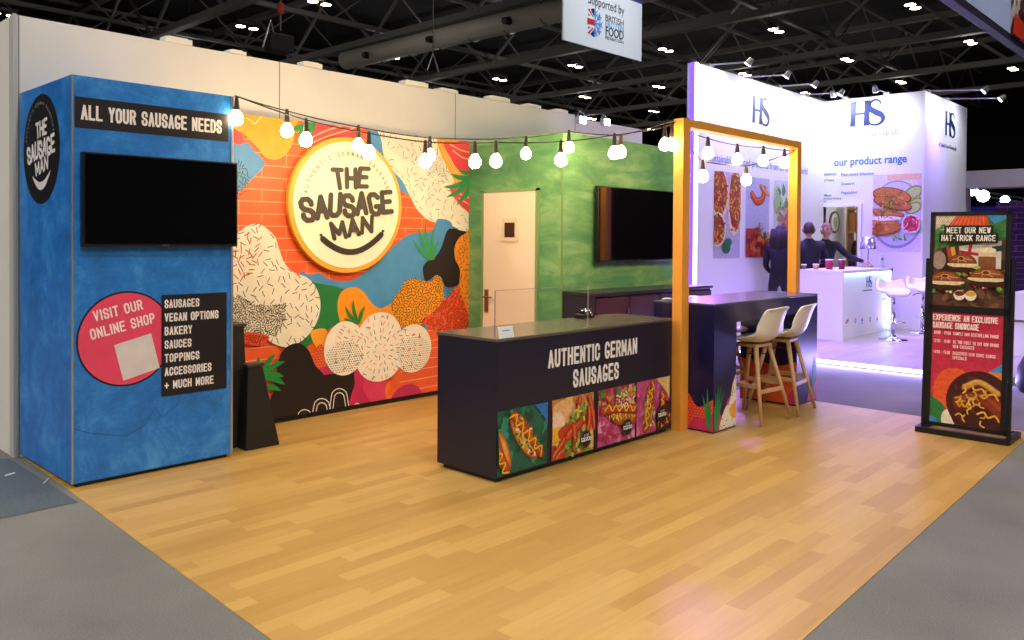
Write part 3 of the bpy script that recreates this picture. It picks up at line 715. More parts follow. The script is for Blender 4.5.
for i, (tl, tr, bl, br_) in enumerate(PANELS):
    p = Print((0, CB-.001, 0), (1, 0, 0), (0, 0, 1), px=ax)
    x0 = p.from_px([(tl[0], tl[1])])[0]; x1 = p.from_px([(tr[0], tr[1])])[0]; z0 = p.from_px([(tl[0], bl)])[0]
    X0, X1, Z1, Z0 = x0[0], x1[0], .452, .045
    if i == 0: X0 = CA+.008
    w_, h_ = X1-X0, Z1-Z0
    def T(u, v): return (X0+u*w_, Z0+v*h_)
    p.clip = (X0, X1, Z0, Z1)
    if i == 0:
        p.rect(X0, X1, Z0, Z1, '#14604a'); p.splash(X0, X1, Z0, Z1, 60, ['#0f5443', '#1c7a5c', '#2a9175', '#0c4a3a'], .015, .06, 1)
        p.poly([T(.72, 1), T(1, 1), T(1, .62), T(.9, .8)], '#2a6fc0')
        bun(p, T(.25, .95), T(.78, .14), .15); p.scatter(smoothpts([T(.3, .85), T(.55, .8), T(.85, .3), T(.7, .2), T(.4, .45)], 3), 60, .03, .014, GREENS+['#7d2a44', '#eee3c0'], 3)
        sausage(p, [T(.28, .9), T(.55, .6), T(.86, .18)], .055); zig(p, T(.25, .93), T(.88, .2), 10, .028, .011)
        bun(p, T(-.1, .75), T(.2, .05), .13); sausage(p, [T(-.05, .6), T(.05, .3), T(.15, .1)], .06); zig(p, T(-.02, .4), T(.14, .02), 5, .025, .011)
    elif i == 1:
        p.rect(X0, X1, Z0, Z1, '#c98a4a'); p.splash(X0, X1, Z0, Z1, 50, ['#e3b26c', '#d9412a', '#f0c86a', '#b23524', '#7aa238'], .02, .07, 5)
        p.ell(T(.25, .78), w_*.28, h_*.2, '#ebb27a'); p.ell(T(.12, .6), w_*.16, h_*.2, '#efd0b0'); p.ell(T(.1, .42), w_*.18, h_*.12, '#efb92c')
        p.ell(T(.32, .42), w_*.2, h_*.13, '#c03a22')
        for a, b, ww in ((T(.0, .05), T(.35, .4), .05), (T(.35, .35), T(.72, .6), .07), (T(.5, .1), T(.48, .5), .05), (T(.85, .95), T(.98, .4), .04), (T(.8, .3), T(.85, .75), .05), (T(.55, .8), T(.6, .98), .04)): sausage(p, [a, ((a[0]+b[0])/2+.01, (a[1]+b[1])/2), b], ww, ('#a32314', '#d0442a', '#e87a4a'))
        p.scatter(smoothpts([T(.35, .7), T(.75, .85), T(.7, .6), T(.4, .6)], 3), 40, .035, .018, GREENS+['#d8cc3a'], 7)
        p.scatter(smoothpts([T(.25, .2), T(.45, .22), T(.7, .45), T(.6, .1), T(.3, .02)], 3), 40, .035, .018, GREENS+['#e0b93a'], 8)
    elif i == 2:
        p.rect(X0, X1, Z0, Z1, '#c94f86'); p.splash(X0, X1, Z0, Z0+h_*.55, 60, ['#d774a2', '#c03f78', '#e79abf', '#b5356c'], .015, .05, 2)
        p.splash(X0, X1, Z0+h_*.72, Z1, 40, GREENS+['#c43c28', '#e0873c', '#b4243c'], .015, .04, 3)
        p.stroke(smoothpts([T(.85, .98), T(.8, .75), T(1, .6)], 6, False), .035, '#e8a070', rnd=True); p.stroke([T(1, .8), T(.8, .85)], .03, '#d9703c', rnd=True)
        bun(p, T(.3, .5), T(1.1, .35), .13, ('#7d2a16', '#a54426', '#b85a30'))
        p.scatter(smoothpts([T(.25, .5), T(.6, .56), T(1, .5), T(1, .4), T(.5, .42)], 3), 40, .03, .014, ['#e8c23a', '#f2dd90', '#caa030'], 7)
        sausage(p, [T(.1, .64), T(.5, .62), T(1.02, .52)], .075, ('#8a2a1c', '#b8452a', '#d4683e')); zig(p, T(.15, .68), T(1, .55), 9, .022, .012)
        p.scatter(smoothpts([T(.4, .8), T(.7, .95), T(.95, .7), T(.6, .62)], 3), 30, .03, .012, ['#f4e6c0', '#e8d3a0', '#d0a050'], 9)
        p.stroke(smoothpts([T(.1, .12), T(.25, .22), T(.45, .12)], 5, False), .02, '#b02a4c', rnd=True)
    else:
        p.rect(X0, X1, Z0, Z1, '#c04a84'); p.splash(X0, X0+w_*.7, Z0, Z1, 40, ['#d774a2', '#b03a72', '#d05f92'], .015, .05, 2)
        p.poly([T(.58, 1), T(1, 1), T(1, .55), T(.9, .7)], '#e2bd7c'); p.poly([T(.6, 0), T(1, 0), T(1, .5), T(.75, .6), T(.55, .3)], '#3a1d18')
        bun(p, T(.42, .95), T(.3, .05), .13); p.scatter(smoothpts([T(.3, .8), T(.5, .8), T(.48, .15), T(.2, .2)], 3), 60, .03, .014, GREENS+['#8a2a3a', '#eee3c0'], 4)
        sausage(p, [T(.45, .98), T(.42, .6), T(.25, .08)], .05); zig(p, T(.47, .95), T(.24, .08), 10, .02, .011)
        sausage(p, [T(.75, .7), T(.76, .5), T(.72, .3)], .07); zig(p, T(.75, .7), T(.74, .35), 6, .02, .01)
        p.scatter(smoothpts([T(.6, .1), T(.95, .1), T(.95, .3), T(.7, .3)], 3), 20, .03, .014, ['#e8a83a', '#b8402a'], 6)
    o = tag(p.build('food_picture', M_food, ct), FL[i])
    if i:
        b = Print((0, CB-.0055-.0004*len([0]), 0), (1, 0, 0), (0, 0, 1)); b.o = Vector((0, CB-.001-p.eps*(p.k+1), 0))
        cx, cy = T(.74 if i < 3 else .72, .24 if i < 3 else .30); taste(b, cx, cy, .062 if i < 3 else .07)
        b.build('award_badge', M_ink, o)
        text_obj('badge_lettering', 'taste', (cx-.055, b.P((0, 0)).y-.001, cy-.014), (1, 0, 0), (0, 0, 1), .058, mat('badge_white', '#f0ece6', .5), o, off=.012, t=.0005)
        text_obj('badge_lettering', 'great', (cx-.025, b.P((0, 0)).y-.001, cy+.022), (1, 0, 0), (0, 0, 1), .028, mat('badge_grey', '#b5afa6', .5), o, off=.005, t=.0005)

GL = bpy.data.materials.new('clear_acrylic'); GL.use_nodes = True
_n = GL.node_tree.nodes; _l = GL.node_tree.links; _n.clear()
_o = _n.new('ShaderNodeOutputMaterial'); _t = _n.new('ShaderNodeBsdfTransparent'); _g = _n.new('ShaderNodeBsdfGlossy'); _x = _n.new('ShaderNodeMixShader'); _f = _n.new('ShaderNodeLayerWeight')
_f.inputs['Blend'].default_value = .18; _g.inputs['Roughness'].default_value = .02; _t.inputs['Color'].default_value = (.95, .96, .97, 1)
_l.new(_f.outputs['Fresnel'], _x.inputs[0]); _l.new(_t.outputs[0], _x.inputs[1]); _l.new(_g.outputs[0], _x.inputs[2]); _l.new(_x.outputs[0], _o.inputs[0])
edge = mat('acrylic_edge', '#8e8c9c', .2)
for x0, x1, lb in ((CA+.005, 2.80, 'clear acrylic screen on the counter in front of the door'), (2.815, CA+CW-.01, 'clear acrylic screen on the counter nearer the orange post')):
    g = thing('acrylic_screen', lb, 'screen', (x0, CB+.03, CH))
    MB().add([(x0, CB+.025, CH), (x1, CB+.025, CH), (x1, CB+.025, CH+.30), (x0, CB+.025, CH+.30)], [(0, 1, 2, 3)]).build('pane', GL, g)
    MB().box(x0-.001, x0+.002, CB+.0215, CB+.0285, CH, CH+.30).box(x0, x1, CB+.0215, CB+.0285, CH+.2985, CH+.301).build('polished_edge', edge, g)
cd = thing('name_card', 'small white card holder standing on the counter corner', 'card', (1.96, CB+.035, CH))
MB().add([(1.9, CB+.001, CH), (2.035, CB+.001, CH), (2.035, CB+.018, CH+.072), (1.9, CB+.018, CH+.072), (1.9, CB+.004, CH), (2.035, CB+.004, CH), (2.035, CB+.021, CH+.072), (1.9, CB+.021, CH+.072)],
    [(0, 1, 2, 3), (7, 6, 5, 4), (0, 4, 5, 1), (3, 2, 6, 7), (0, 3, 7, 4), (1, 5, 6, 2)]).build('card_face', mat('card_white', '#e6ebf0', .4), cd)
MB().box(1.935, 2.0, CB+.0098, CB+.0112, CH+.043, CH+.05).build('card_print', mat('card_ink', '#8d97a3', .5), cd)

# low cupboard behind the counter and the tap on it
BX0, BX1, BY0 = GX+.01, 5.9, -.93; GYb = GY-.012; BH = un(590, 294, 'y', BY0).z
bc = thing('back_cupboard', 'low dark maroon cupboard against the green wall behind the counter', 'cupboard', (BX0, BY0, 0))
MB().box(BX0, BX1, BY0+.02, GYb, .004, BH-.03).build('carcass', mat('cup_navy', '#1c1a30', .4), bc)
MB().box(BX0-.01, BX1+.01, BY0-.01, GYb, BH-.03, BH).build('worktop', mat('cup_top', '#2a2430', .3), bc, bevel=.004)
nx = 4; sw_ = (BX1-BX0)/nx
for i in range(nx):
    dd = MB().box(BX0+i*sw_+.008, BX0+(i+1)*sw_-.008, BY0, BY0+.02, .06, BH-.05).build('cupboard_door', mat('cup_maroon', '#4a2038', .35) if i != 2 else mat('cup_dark', '#1a1838', .35), bc, bevel=.003)
    MB().box(BX0+(i+.92)*sw_-.01, BX0+(i+.92)*sw_+.003, BY0-.02, BY0, BH-.3, BH-.15).build('door_handle', M_chrome, dd)
q = un(574, 317, 'z', CH); tx, ty = q.x, min(q.y, CB+CD-.08)
tp = thing('beer_tap', 'small black tap unit with chrome levers on the back of the counter', 'tap', (tx, ty, CH))
MB().box(tx-.07, tx+.07, ty-.05, ty+.05, CH, CH+.035).box(tx-.04, tx+.04, ty-.03, ty+.03, CH+.035, CH+.07).build('housing', mat('tv_black', ''), tp, bevel=.008)
MB().tube([(tx, ty-.03, CH+.07), (tx-.005, ty-.06, CH+.065), (tx, ty-.08, CH+.02)], .006).tube([(tx-.06, ty-.02, CH+.06), (tx+.07, ty-.02, CH+.075)], .005).cone((tx-.03, ty-.04, CH+.01), (tx-.035, ty-.04, CH+.08), .006, .009, 8).build('lever', M_chrome, tp, smooth=True)

# ------------------------------------------------------------------ orange portal
PY0, PY1 = -1.81, -1.72; PX0, PX1 = 3.9, 4.008; QX0, QX1 = 5.97, 6.06
OG = mat('portal_orange', '#efa13a', .5, noise=.06, nscale=3)
pt = thing('orange_portal', 'yellow-orange timber goalpost frame at the end of the counter', 'frame', (PX0, PY0, 0))
MB().box(PX0, PX1, PY0, PY1, .004, 2.5).build('post', OG, pt, bevel=.003)
MB().box(QX0, QX1, PY0, PY1, 0, 2.5).build('post', OG, pt, bevel=.003)
MB().box(PX1, QX0, PY0, PY1, 2.435, 2.5).build('beam', OG, pt)

# ------------------------------------------------------------------ high table
TX0, TX1, TY0, TY1, TH = 4.015, 5.95, -2.035, -1.47, 1.028
tb = thing('high_table', 'dark high bar table between the two orange posts', 'table', (TX0, TY0, 0))
NB = mat('table_navy', '#111140', .3)
MB().box(TX0, TX1, TY0, TY1, TH-.015, TH).build('tabletop', mat('table_top_sheen', '#55556e', .22, spec=.7), tb, bevel=.002)  # top colour lightened to carry the pale reflection of the white stand
MB().box(TX0+.36, TX1-.44, TY0, TY1, TH-.165, TH-.015).build('apron', NB, tb)
for x0, x1 in ((TX0, TX0+.36), (TX1-.44, TX1)):
    lgp = MB().box(x0, x1, TY0, TY1, .008, TH-.015).build('leg_panel', NB, tb)
    p = Print((0, TY0-.001, 0), (1, 0, 0), (0, 0, 1)); p.clip = (x0, x1, .02, .6)
    if x0 == TX0:
        p.blob([(x0-.1, -.1), (x0-.1, .18), (x0+.06, .21), (x0+.13, .13), (x0+.22, .24), (x0+.32, .27), (x0+.3, -.05)], '#c42a5c')
        q = smoothpts([(x0+.1, -.05), (x0+.1, .06), (x0+.17, .17), (x0+.26, .24), (x0+.31, .38), (x0+.4, .42), (x0+.45, -.1)], 5); p.poly(q, '#efe5cf'); p.scatter([a for a in q], 50, .03, .006, ['#3a3436'], 3)
        p.blob([(x0+.25, .16), (x0+.3, .2), (x0+.4, .24), (x0+.42, .1), (x0+.3, .09)], '#f0a52c')
        for a, b in ((-.02, .26), (.02, .33), (.06, .38), (.1, .37), (.14, .33), (-.04, .2)):
            p.stroke(smoothpts([(x0+.03, .02), (x0+.03+(a-.02)*.4, b*.5), (x0+a+.01, b)], 4, False), .032, '#228a44', taper=True)
    else:
        p.blob([(x1-.2, -.05), (x1-.17, .12), (x1-.08, .16), (x1+.1, .22), (x1+.1, -.1)], '#c42a5c')
        for a, b in ((-.12, .3), (-.07, .42), (-.03, .45), (.0, .36)): p.stroke(smoothpts([(x1-.07, .05), (x1-.07+a*.2, b*.5), (x1+a, b)], 4, False), .03, '#228a44', taper=True)
    p.build('floral_print', M_ink, lgp)
    xs_ = x0-.001
    p = Print((xs_, 0, 0), (0, -1, 0), (0, 0, 1)); p.clip = (-TY1, -TY0, .02, .6)
    if x0 == TX0:
        q = smoothpts([(1.3, -.05), (1.4, .26), (1.75, .34), (1.9, .2), (2.1, .28), (2.2, -.1)], 5); p.poly(q, '#d8402c'); p.dots(q, .028, .006, '#f0835a')
        p.blob([(1.8, -.1), (1.86, .1), (1.97, .12), (2.1, .2), (2.1, -.1)], '#c42a5c')
        for a, b in ((-.06, .3), (-.02, .36), (.01, .25)): p.stroke([(2.0, .04), (2.0+a*.5, b*.6), (2.0+a, b)], .03, '#228a44', taper=True)
    else:
        p.blob([(1.3, -.1), (1.3, .34), (1.6, .40), (1.85, .36), (2.2, .42), (2.2, -.1)], '#e4602c'); p.blob([(1.95, -.1), (1.97, .12), (2.1, .2), (2.1, -.1)], '#c42a5c')
    p.build('floral_print', M_ink, lgp)

# ------------------------------------------------------------------ stools
WD = mat('beech', '#c59a6c', .45, noise=.12, nscale=14)
SHL = mat('shell_white', '#e9e4dd', .35)
def make_stool(label, grp):
    r = thing('bar_stool', label, 'stool', (0, 0, 0), grp)
    prof = [(.21, .672, .19), (.19, .69, .205), (.1, .672, .215), (0, .662, .22), (-.1, .668, .222), (-.17, .70, .215), (-.205, .76, .2), (-.235, .84, .185), (-.262, .92, .172), (-.285, .968, .155), (-.305, .978, .14)]
    n = 10; vs = []; fs = []
    for j, (y, z, w) in enumerate(prof):
        side = [.0, .012, .03, .045, .06, .06, .05, .04, .025, .01, 0][j]
        for i in range(n+1):
            t = i/n*2-1
            back = .05*t*t if j > 5 else 0
            vs.append((w*t, y+back+(.02*(1-t*t) if j == 0 else 0), z+side*abs(t)**2.2-(.0 if j < 9 else .02*t*t)))
    for j in range(len(prof)-1):
        for i in range(n): k = j*(n+1)+i; fs.append((k, k+1, k+n+2, k+n+1))
    MB().add(vs, fs).build('seat_shell', SHL, r, smooth=True, solid=.012, sub=1)
    MB().box(-.12, .12, -.11, .11, .628, .655).build('seat_mount', WD, r, bevel=.004)
    cs = ((-1, -1), (1, -1), (1, 1), (-1, 1))
    def lp(sx, sy, z): t = 1-z/.64; return (sx*(.1+.135*t), sy*(.09+.145*t), z)
    for sx, sy in cs: MB().cone(lp(sx, sy, .012), lp(sx, sy, .645), .013, .021, 12).build('leg', WD, r, smooth=True)
    for a, b, z in ((0, 1, .27), (2, 3, .27), (1, 2, .31), (3, 0, .31)): MB().bar(lp(*cs[a], z), lp(*cs[b], z), .016, .034).build('footrest', WD, r, bevel=.003)
    for a in (0, 1): MB().bar(lp(*cs[a], .56), lp(*cs[a+2], .56), .008).build('cross_wire', M_blackmetal, r)
    return r
gs = 'white shell bar stools at the high table'
s0 = make_stool('white shell bar stool with wooden legs, nearer the counter end of table', gs)
s0.location = (4.755, -1.985, .004); s0.rotation_euler.z = -.08
for lb, x, y, rz in (('white shell bar stool with wooden legs, next to the table right end', 5.27, -2.0, .12),
        ('white shell bar stool behind the table, seen through left gap', 4.83, -1.36, PI+.05), ('white shell bar stool behind the table, mostly hidden by front stools', 5.27, -1.36, PI-.03)):
    c_ = copy_tree(s0); c_['label'] = lb; c_.location = (x, y, .004); c_.rotation_euler.z = rz

# ------------------------------------------------------------------ festoon lights
BULB = mat('bulb_glow', '#fff1d6', .3, emit=90, ecol='#ffd9a0')
SOCK = mat('socket_black', '#2a1c14', .5)
def festoon(label, posts, hooks, drops):
    """posts: cable end points, hooks: points on the cable that carry a bulb"""
    r = thing('festoon_lights', label, 'string lights', posts[0])
    pts = []
    allp = [Vector(p) for p in posts]
    for a, b in zip(allp[:-1], allp[1:]):
        pts.append(a)
        m = 5
        for k in range(1, m): t = k/m; q = a.lerp(b, t); q.z -= .012*math.sin(PI*t)*(b-a).length; pts.append(q)
    pts.append(allp[-1])
    MB().tube(pts, .005, 6).build('cable', mat('cable_black', '#231c18', .6), r, smooth=True)
    for h in hooks:
        x, y, z = h; L = drops
        so = MB().cone((x, y, z-.03), (x, y, z+.014), .016, .01, 8).tube([(x, y, z-.02), (x, y, z-L+.05)], .003, 5).cone((x, y, z-L+.0), (x, y, z-L+.055), .021, .015, 10).build('bulb_holder', SOCK, r)
        MB().lathe([(.014, .0), (.024, -.01), (.040, -.034), (.046, -.058), (.042, -.08), (.027, -.098), (.005, -.105)], (x, y, z-L), 14).build('bulb', BULB, so, smooth=True)
    return r
def vert(u, v, a, b):
    d = F_ + R_*((u-CPX)/FPX) - U_*((v-CPY)/FPX); nx_, ny_ = -(b[1]-a[1]), b[0]-a[0]
    t = ((a[0]-EYE.x)*nx_+(a[1]-EYE.y)*ny_)/(d.x*nx_+d.y*ny_); return tuple(EYE+d*t)
K0 = (1.04, -.01); K1 = (3.93, -.55); K2 = (3.92, -1.745)
A_ = [vert(*q, K0, K1) for q in ((287, 111), (358.4, 127), (430, 138), (526, 137.7))]
A2 = [vert(*q, K1, K2) for q in ((569, 131.5), (621, 135.5), (672, 127))]
start = (1.04, -.012, 2.505)
festoon('upper string of warm festoon bulbs from blue unit along the mural and green wall', [start]+A_+A2[:2]+[(3.93, -1.745, 2.5)], [vert(236.7, 98, K0, K1)]+A_+A2, .085)
B2 = [vert(*q, K0, K2) for q in ((306, 120), (369, 133.3), (425.3, 142), (475, 143), (496, 142.4), (561, 141.7), (614.5, 135), (665, 127))]
festoon('lower string of warm festoon bulbs sagging from blue unit to the orange post', [(1.045, -.03, 2.5)]+B2+[(3.93, -1.752, 2.49)], B2, .085)
C_ = [tuple(un(*q, 'y', -1.775)) for q in ((708, 138.4), (737.4, 145.4), (763.4, 147.3), (784.5, 150.2))]
festoon('string of four bulbs hanging high inside the orange portal', [(4.0, -1.78, 2.40)]+C_+[(5.97, -1.78, 2.41)], C_, .07)
D_ = [tuple(un(*q, 'y', -1.77)) for q in ((703, 161.3), (746.4, 166))]
festoon('string of two bulbs sagging lower inside the orange portal', [(4.0, -1.77, 2.30)]+D_+[(5.97, -1.77, 2.40)], D_, .07)

# ------------------------------------------------------------------ A-frame standee
def lean(u, v):  # on the tilted board: u from left (0) to right (.57), v along the board
    return (5.36+.075*v, -3.185-u, .0+v)
sd = thing('poster_stand', 'black framed double poster stand on the edge of wood floor', 'sign', (5.3, -3.7, 0))
SBU = .575
bo = Vector((5.355, -3.185, .06)); bu = Vector((0, -1, 0)); bv = Vector((.09, 0, 1.70)).normalized(); bn = bu.cross(bv)
def Q(u, v, d=0): return bo+bu*u+bv*v+bn*d
def slab(mb, u0, u1, v0, v1, d0, d1):
    p = [Q(u0, v0, d0), Q(u1, v0, d0), Q(u1, v1, d0), Q(u0, v1, d0), Q(u0, v0, d1), Q(u1, v0, d1), Q(u1, v1, d1), Q(u0, v1, d1)]
    return mb.add(p, [(3, 2, 1, 0), (4, 5, 6, 7), (0, 1, 5, 4), (1, 2, 6, 5), (2, 3, 7, 6), (3, 0, 4, 7)])
BHH = 1.715
slab(MB(), 0, SBU, .0, BHH, -.02, 0).build('backing_board', mat('case_black', ''), sd)
f = MB()
for a in ((0, .035, 0, BHH), (SBU-.035, SBU, 0, BHH), (0, SBU, 0, .03), (0, SBU, BHH-.03, BHH), (0, SBU, .91, .965)): slab(f, *a, 0, .012)
f.build('frame', M_blackmetal, sd)
for u in (-.03, SBU+.004): slab(MB(), u, u+.026, -.05, 1.34, -.03, .0).build('upright', M_blackmetal, sd, bevel=.002)
f = MB()
for a, b in (((5.28, -3.14), (5.28, -3.80)), ((5.63, -3.14), (5.63, -3.80)), ((5.28, -3.155), (5.63, -3.155)), ((5.28, -3.785), (5.63, -3.785))): f.bar((*a, .026), (*b, .026), .04, .042)
f.build('base_frame', M_blackmetal, sd)
def stand_print():
    p = Print(Q(0, 0, .002), bu, bv); 
    x0, x1, y0, y1 = .035, SBU-.035, .965, BHH-.03; w = x1-x0; h = y1-y0; p.clip = (x0, x1, y0, y1)
    def T(u, v): return (x0+u*w, y0+v*h)
    p.rect(x0, x1, y0, y1, '#3f7a3c'); p.poly([T(0, .86), T(.12, 1), T(0, 1)], '#e8e0cc')
    p.poly([T(0, .9), T(.05, 1), T(.3, 1), T(.2, .85), T(0, .82)], '#ddd3c0'); p.dots([T(0, .86), T(.05, 1), T(.28, 1), T(.2, .88)], .018, .004, '#b0683c')
    p.poly([T(.18, .88), T(.3, 1), T(.72, 1), T(.78, .88)], '#e0512c')
    for k in range(9): p.stroke([T(.22+k*.06, .88), T(.32+k*.045, 1)], .003, '#f09a70')
    p.poly([T(.72, 1), T(1, 1), T(1, .93), T(.85, .9)], '#3f8fc9')
    p.blob([T(-.1, .8), T(.2, .84), T(.5, .86), T(.75, .88), T(1.1, .96), T(1.1, .6), T(-.1, .55)], '#3f7a3c'); p.splash(x0, x1, y0+h*.66, y0+h*.88, 40, ['#4a8a44', '#356f34', '#568f4c'], .01, .03, 3)
    # photo area
    p.poly([T(0, .62), T(.5, .68), T(1, .74), T(1, 0), T(0, 0)], '#5b3a2c'); p.splash(x0, x1, y0, y0+h*.6, 60, ['#4a2d20', '#6c452f', '#3a231a', '#7a5238'], .02, .06, 4)
    p.poly([T(.12, .64), T(.3, .66), T(.32, .4), T(.12, .4)], '#2a1c1a'); p.poly([T(.18, .645), T(.24, .65), T(.3, .42), T(.24, .4)], '#b03a2a'); p.poly([T(.24, .65), T(.3, .655), T(.35, .45), T(.3, .42)], '#d5a640')
    p.poly([T(.36, .66), T(.95, .725), T(.95, .42), T(.4, .42)], '#d8cfc8'); p.stroke([T(.36, .6), T(.66, .57)], .024, '#b5263a'); p.stroke([T(.53, .68), T(.48, .45)], .024, '#b5263a')
    p.poly([T(.82, .66), T(1, .68), T(1, .62), T(.84, .6)], '#2b3a3c'); p.ell(T(.08, .5), w*.1, h*.1, '#a08a80')
    p.rect(*[T(.64, 0)[0], T(.88, 0)[0], T(0, .4)[1], T(0, .62)[1]], '#8a5330'); p.rect(T(.64, 0)[0], T(.88, 0)[0], T(0, .55)[1], T(0, .62)[1], '#e4c9a0'); p.ell(T(.76, .62), w*.12, h*.03, '#efe0c2')
    for (cx, cy, r) in ((.42, .49, .2), (.2, .29, .24), (.78, .34, .25)):
        p.splash(T(cx-r, 0)[0], T(cx+r, 0)[0], T(0, cy-.15)[1], T(0, cy-.04)[1], 26, GREENS+['#c23c28', '#3a1d14', '#e8d8b0'], .01, .028, int(cx*100))
        p.ell(T(cx, cy-.03), w*r*1.1, h*.035, '#e8d2a8', 30); p.ell(T(cx, cy-.09), w*r*1.05, h*.03, '#3a1a12', 30)
        p.ell(T(cx, cy-.02), w*r, h*.11, '#5a2412', 30, a0=0, a1=PI); p.ell(T(cx, cy-.015), w*r*.93, h*.1, '#8f4a22', 30, a0=0, a1=PI); p.ell(T(cx+.05, cy+.03), w*r*.3, h*.03, '#a85f30', 16)
        p.ell(T(cx-.02, cy+.035), w*r*.28, h*.028, '#d9a26c', 6); p.ell(T(cx-.02, cy+.035), w*r*.2, h*.02, '#6b2c14', 6)
        for k in (-1, 1): p.stroke([T(cx-.02+k*r*.28, cy+.03), T(cx+k*r*.7, cy+.02)], .006, '#d9a26c'); p.stroke([T(cx-.02+k*r*.2, cy+.015), T(cx+k*r*.3, cy-.01)], .006, '#d9a26c')
    for cx, c2 in ((.4, '#7d1f14'), (.56, '#e0a330')): p.ell(T(cx, .12), w*.08, h*.055, '#e6e0d6', 24); p.ell(T(cx, .14), w*.07, h*.028, c2, 24)
    for t, v, wd in (('MEET OUR NEW', .80, .62), ('HAT-TRICK RANGE', .715, .76)):
        c = T(.5, v); p.rect(c[0]-wd*w/2-.018, c[0]+wd*w/2+.018, c[1]-.014, c[1]+.062, '#1a1a1a')
    for t, v, wd in (('MEET OUR NEW', .80, .62), ('HAT-TRICK RANGE', .715, .76)):
        c = T(.5, v); p.text(t, c[0], c[1], .048, '#f3efe6', width=wd*w, align='c', sw=.15)
    return p
o = tag(stand_print().build('upper_poster', M_food, sd), 'poster of burgers and beer under a green field')
p = Print(Q(0, 0, .002), bu, bv); x0, x1, y0, y1 = .035, SBU-.035, .03, .91; w = x1-x0; h = y1-y0; p.clip = (x0, x1, y0, y1)
def T(u, v): return (x0+u*w, y0+v*h)
p.rect(x0, x1, y0, y1, '#c8304e')
p.blob([T(.55, .42), T(.85, .5), T(1.1, .56), T(1.1, .2), T(.8, .2)], '#e58a38'); p.poly([T(.82, .5), T(1, .58), T(1, .5)], '#3f8fc9')
q = smoothpts([T(.05, .2), T(.06, .36), T(.2, .48), T(.42, .5), T(.55, .42), T(.5, .1), T(.2, .1)], 5); p.poly(q, '#e5562c'); p.dots(q, .02, .003, '#ef8050')
p.blob([T(-.1, -.1), T(-.1, .26), T(.05, .22), T(.22, .14), T(.4, -.1)], '#2f7a3c'); p.ell(T(.27, .04), w*.1, h*.09, '#ece2cc'); p.ell(T(.0, .0), w*.12, h*.05, '#3f8fc9')
cx, cy = T(.7, .22); p.ell((cx, cy), .235, .245, '#43181c', 50); p.splash(cx-.17, cx+.2, cy-.2, cy+.18, 30, ['#5a1f20', '#6b2820', '#3a1216'], .02, .05, 5)
sausage(p, [T(.45, .2), T(.75, .26), T(1, .16)], .13, ('#6b2416', '#8a3420', '#a04a2c')); sausage(p, [T(.5, .34), T(.7, .4), T(.95, .32)], .05, ('#a5622c', '#d09a4c', '#e4b868'))
for k in range(26):
    rr = random.Random(k); a = T(rr.uniform(.4, .75), rr.uniform(.06, .3)); an = rr.uniform(0, 6.3); p.stroke(smoothpts([a, (a[0]+.03*math.cos(an), a[1]+.03*math.sin(an)), (a[0]+.05*math.cos(an+.6), a[1]+.05*math.sin(an+.6))], 3, False), .011, rr.choice(['#e0a83c', '#d0962c', '#efc45c']), rnd=True)
zig(p, T(.5, .38), T(.98, .28), 6, .015, .014, '#e2a63a'); zig(p, T(.7, .14), T(1, .1), 4, .015, .014, '#e2a63a')
for t, u, v, hh, wd in (('EXPERIENCE AN EXCLUSIVE', .03, .925, .05, .92), ('SAUSAGE SHOWCASE', .03, .855, .05, .66), ('10:00 - 12:00', .05, .80, .026, .24), ('SAMPLE OUR BESTSELLING RANGE', .33, .80, .026, .63),
    ('12:00 - 14:00', .05, .725, .026, .24), ('BE THE FIRST TO TRY OUR BRAND', .33, .725, .026, .63), ('NEW SAUSAGES', .33, .685, .026, .3), ('14:00 - 15:00', .05, .625, .026, .24), ('DISCOVER OUR CORE RANGE', .33, .625, .026, .6), ('SPECIALS', .33, .585, .026, .2)):
    a = T(u, v); p.text(t, a[0], a[1], hh, '#f6dfe0', width=wd*w, sw=.15 if hh > .03 else .12)
tag(p.build('lower_poster', M_food, sd), 'pink poster with the showcase timetable and a sausage dish')
# ------------------------------------------------------------------ neighbouring white stand
HX, HY, HZ = 8.3, .747, 4.0; HX2 = 12.69; HY2 = -.915; HX3 = 15.1; PF = .06
def purplefloor():
    m = node_floor(); m.name = 'stand_wood'
    for e_, c_ in zip(m.node_tree.nodes['Color Ramp'].color_ramp.elements, ('#a89a98', '#b8aaa6', '#c8bab6')): e_.color = (*lin(c_), 1)
    return m
tag(MB().box(HX, 15.5, -3.15, HY+.5, 0, PF).build('floor', purplefloor()), kind='structure')
HWm = mat('stand_white', '#e9e8f0', .5)
w1 = tag(MB().box(HX, HX2+.1, HY, HY+.12, 0, HZ).build('wall_far_left', HWm), kind='structure')
# wall with the doorway, seen side on
dy0, dy1 = un(858, 240, 'x', HX2).y, un(813, 240, 'x', HX2).y; dzt = un(835, 207, 'x', HX2).z
w = MB().box(HX2, HX2+.1, HY2, dy0, 0, HZ).box(HX2, HX2+.1, dy1, HY, 0, HZ).box(HX2, HX2+.1, dy0, dy1, dzt, HZ).box(HX2+.1, HX3, HY2, HY2+.1, 0, HZ).box(HX3-.1, HX3, HY2+.1, HY, 0, HZ)
w2 = tag(w.build('wall_far_right', HWm), kind='structure')
MB().box(HX2+.1, HX3-.1, HY, HY+.1, 0, 2.6).build('inner_wall', mat('inner_white', '#dcdfe0', .6), w2)
f = MB().box(HX2-.03, HX2+.01, dy0-.06, dy0, PF, dzt+.06).box(HX2-.03, HX2+.01, dy1, dy1+.06, PF, dzt+.06).box(HX2-.03, HX2+.01, dy0, dy1, dzt, dzt+.06)
tag(f.build('door_2', mat('frame_white', '#f2f2f4', .4), None), kind='structure')
LEDW = mat('led_white', '#e8f0ff', .4, emit=4, ecol='#b9ccff')
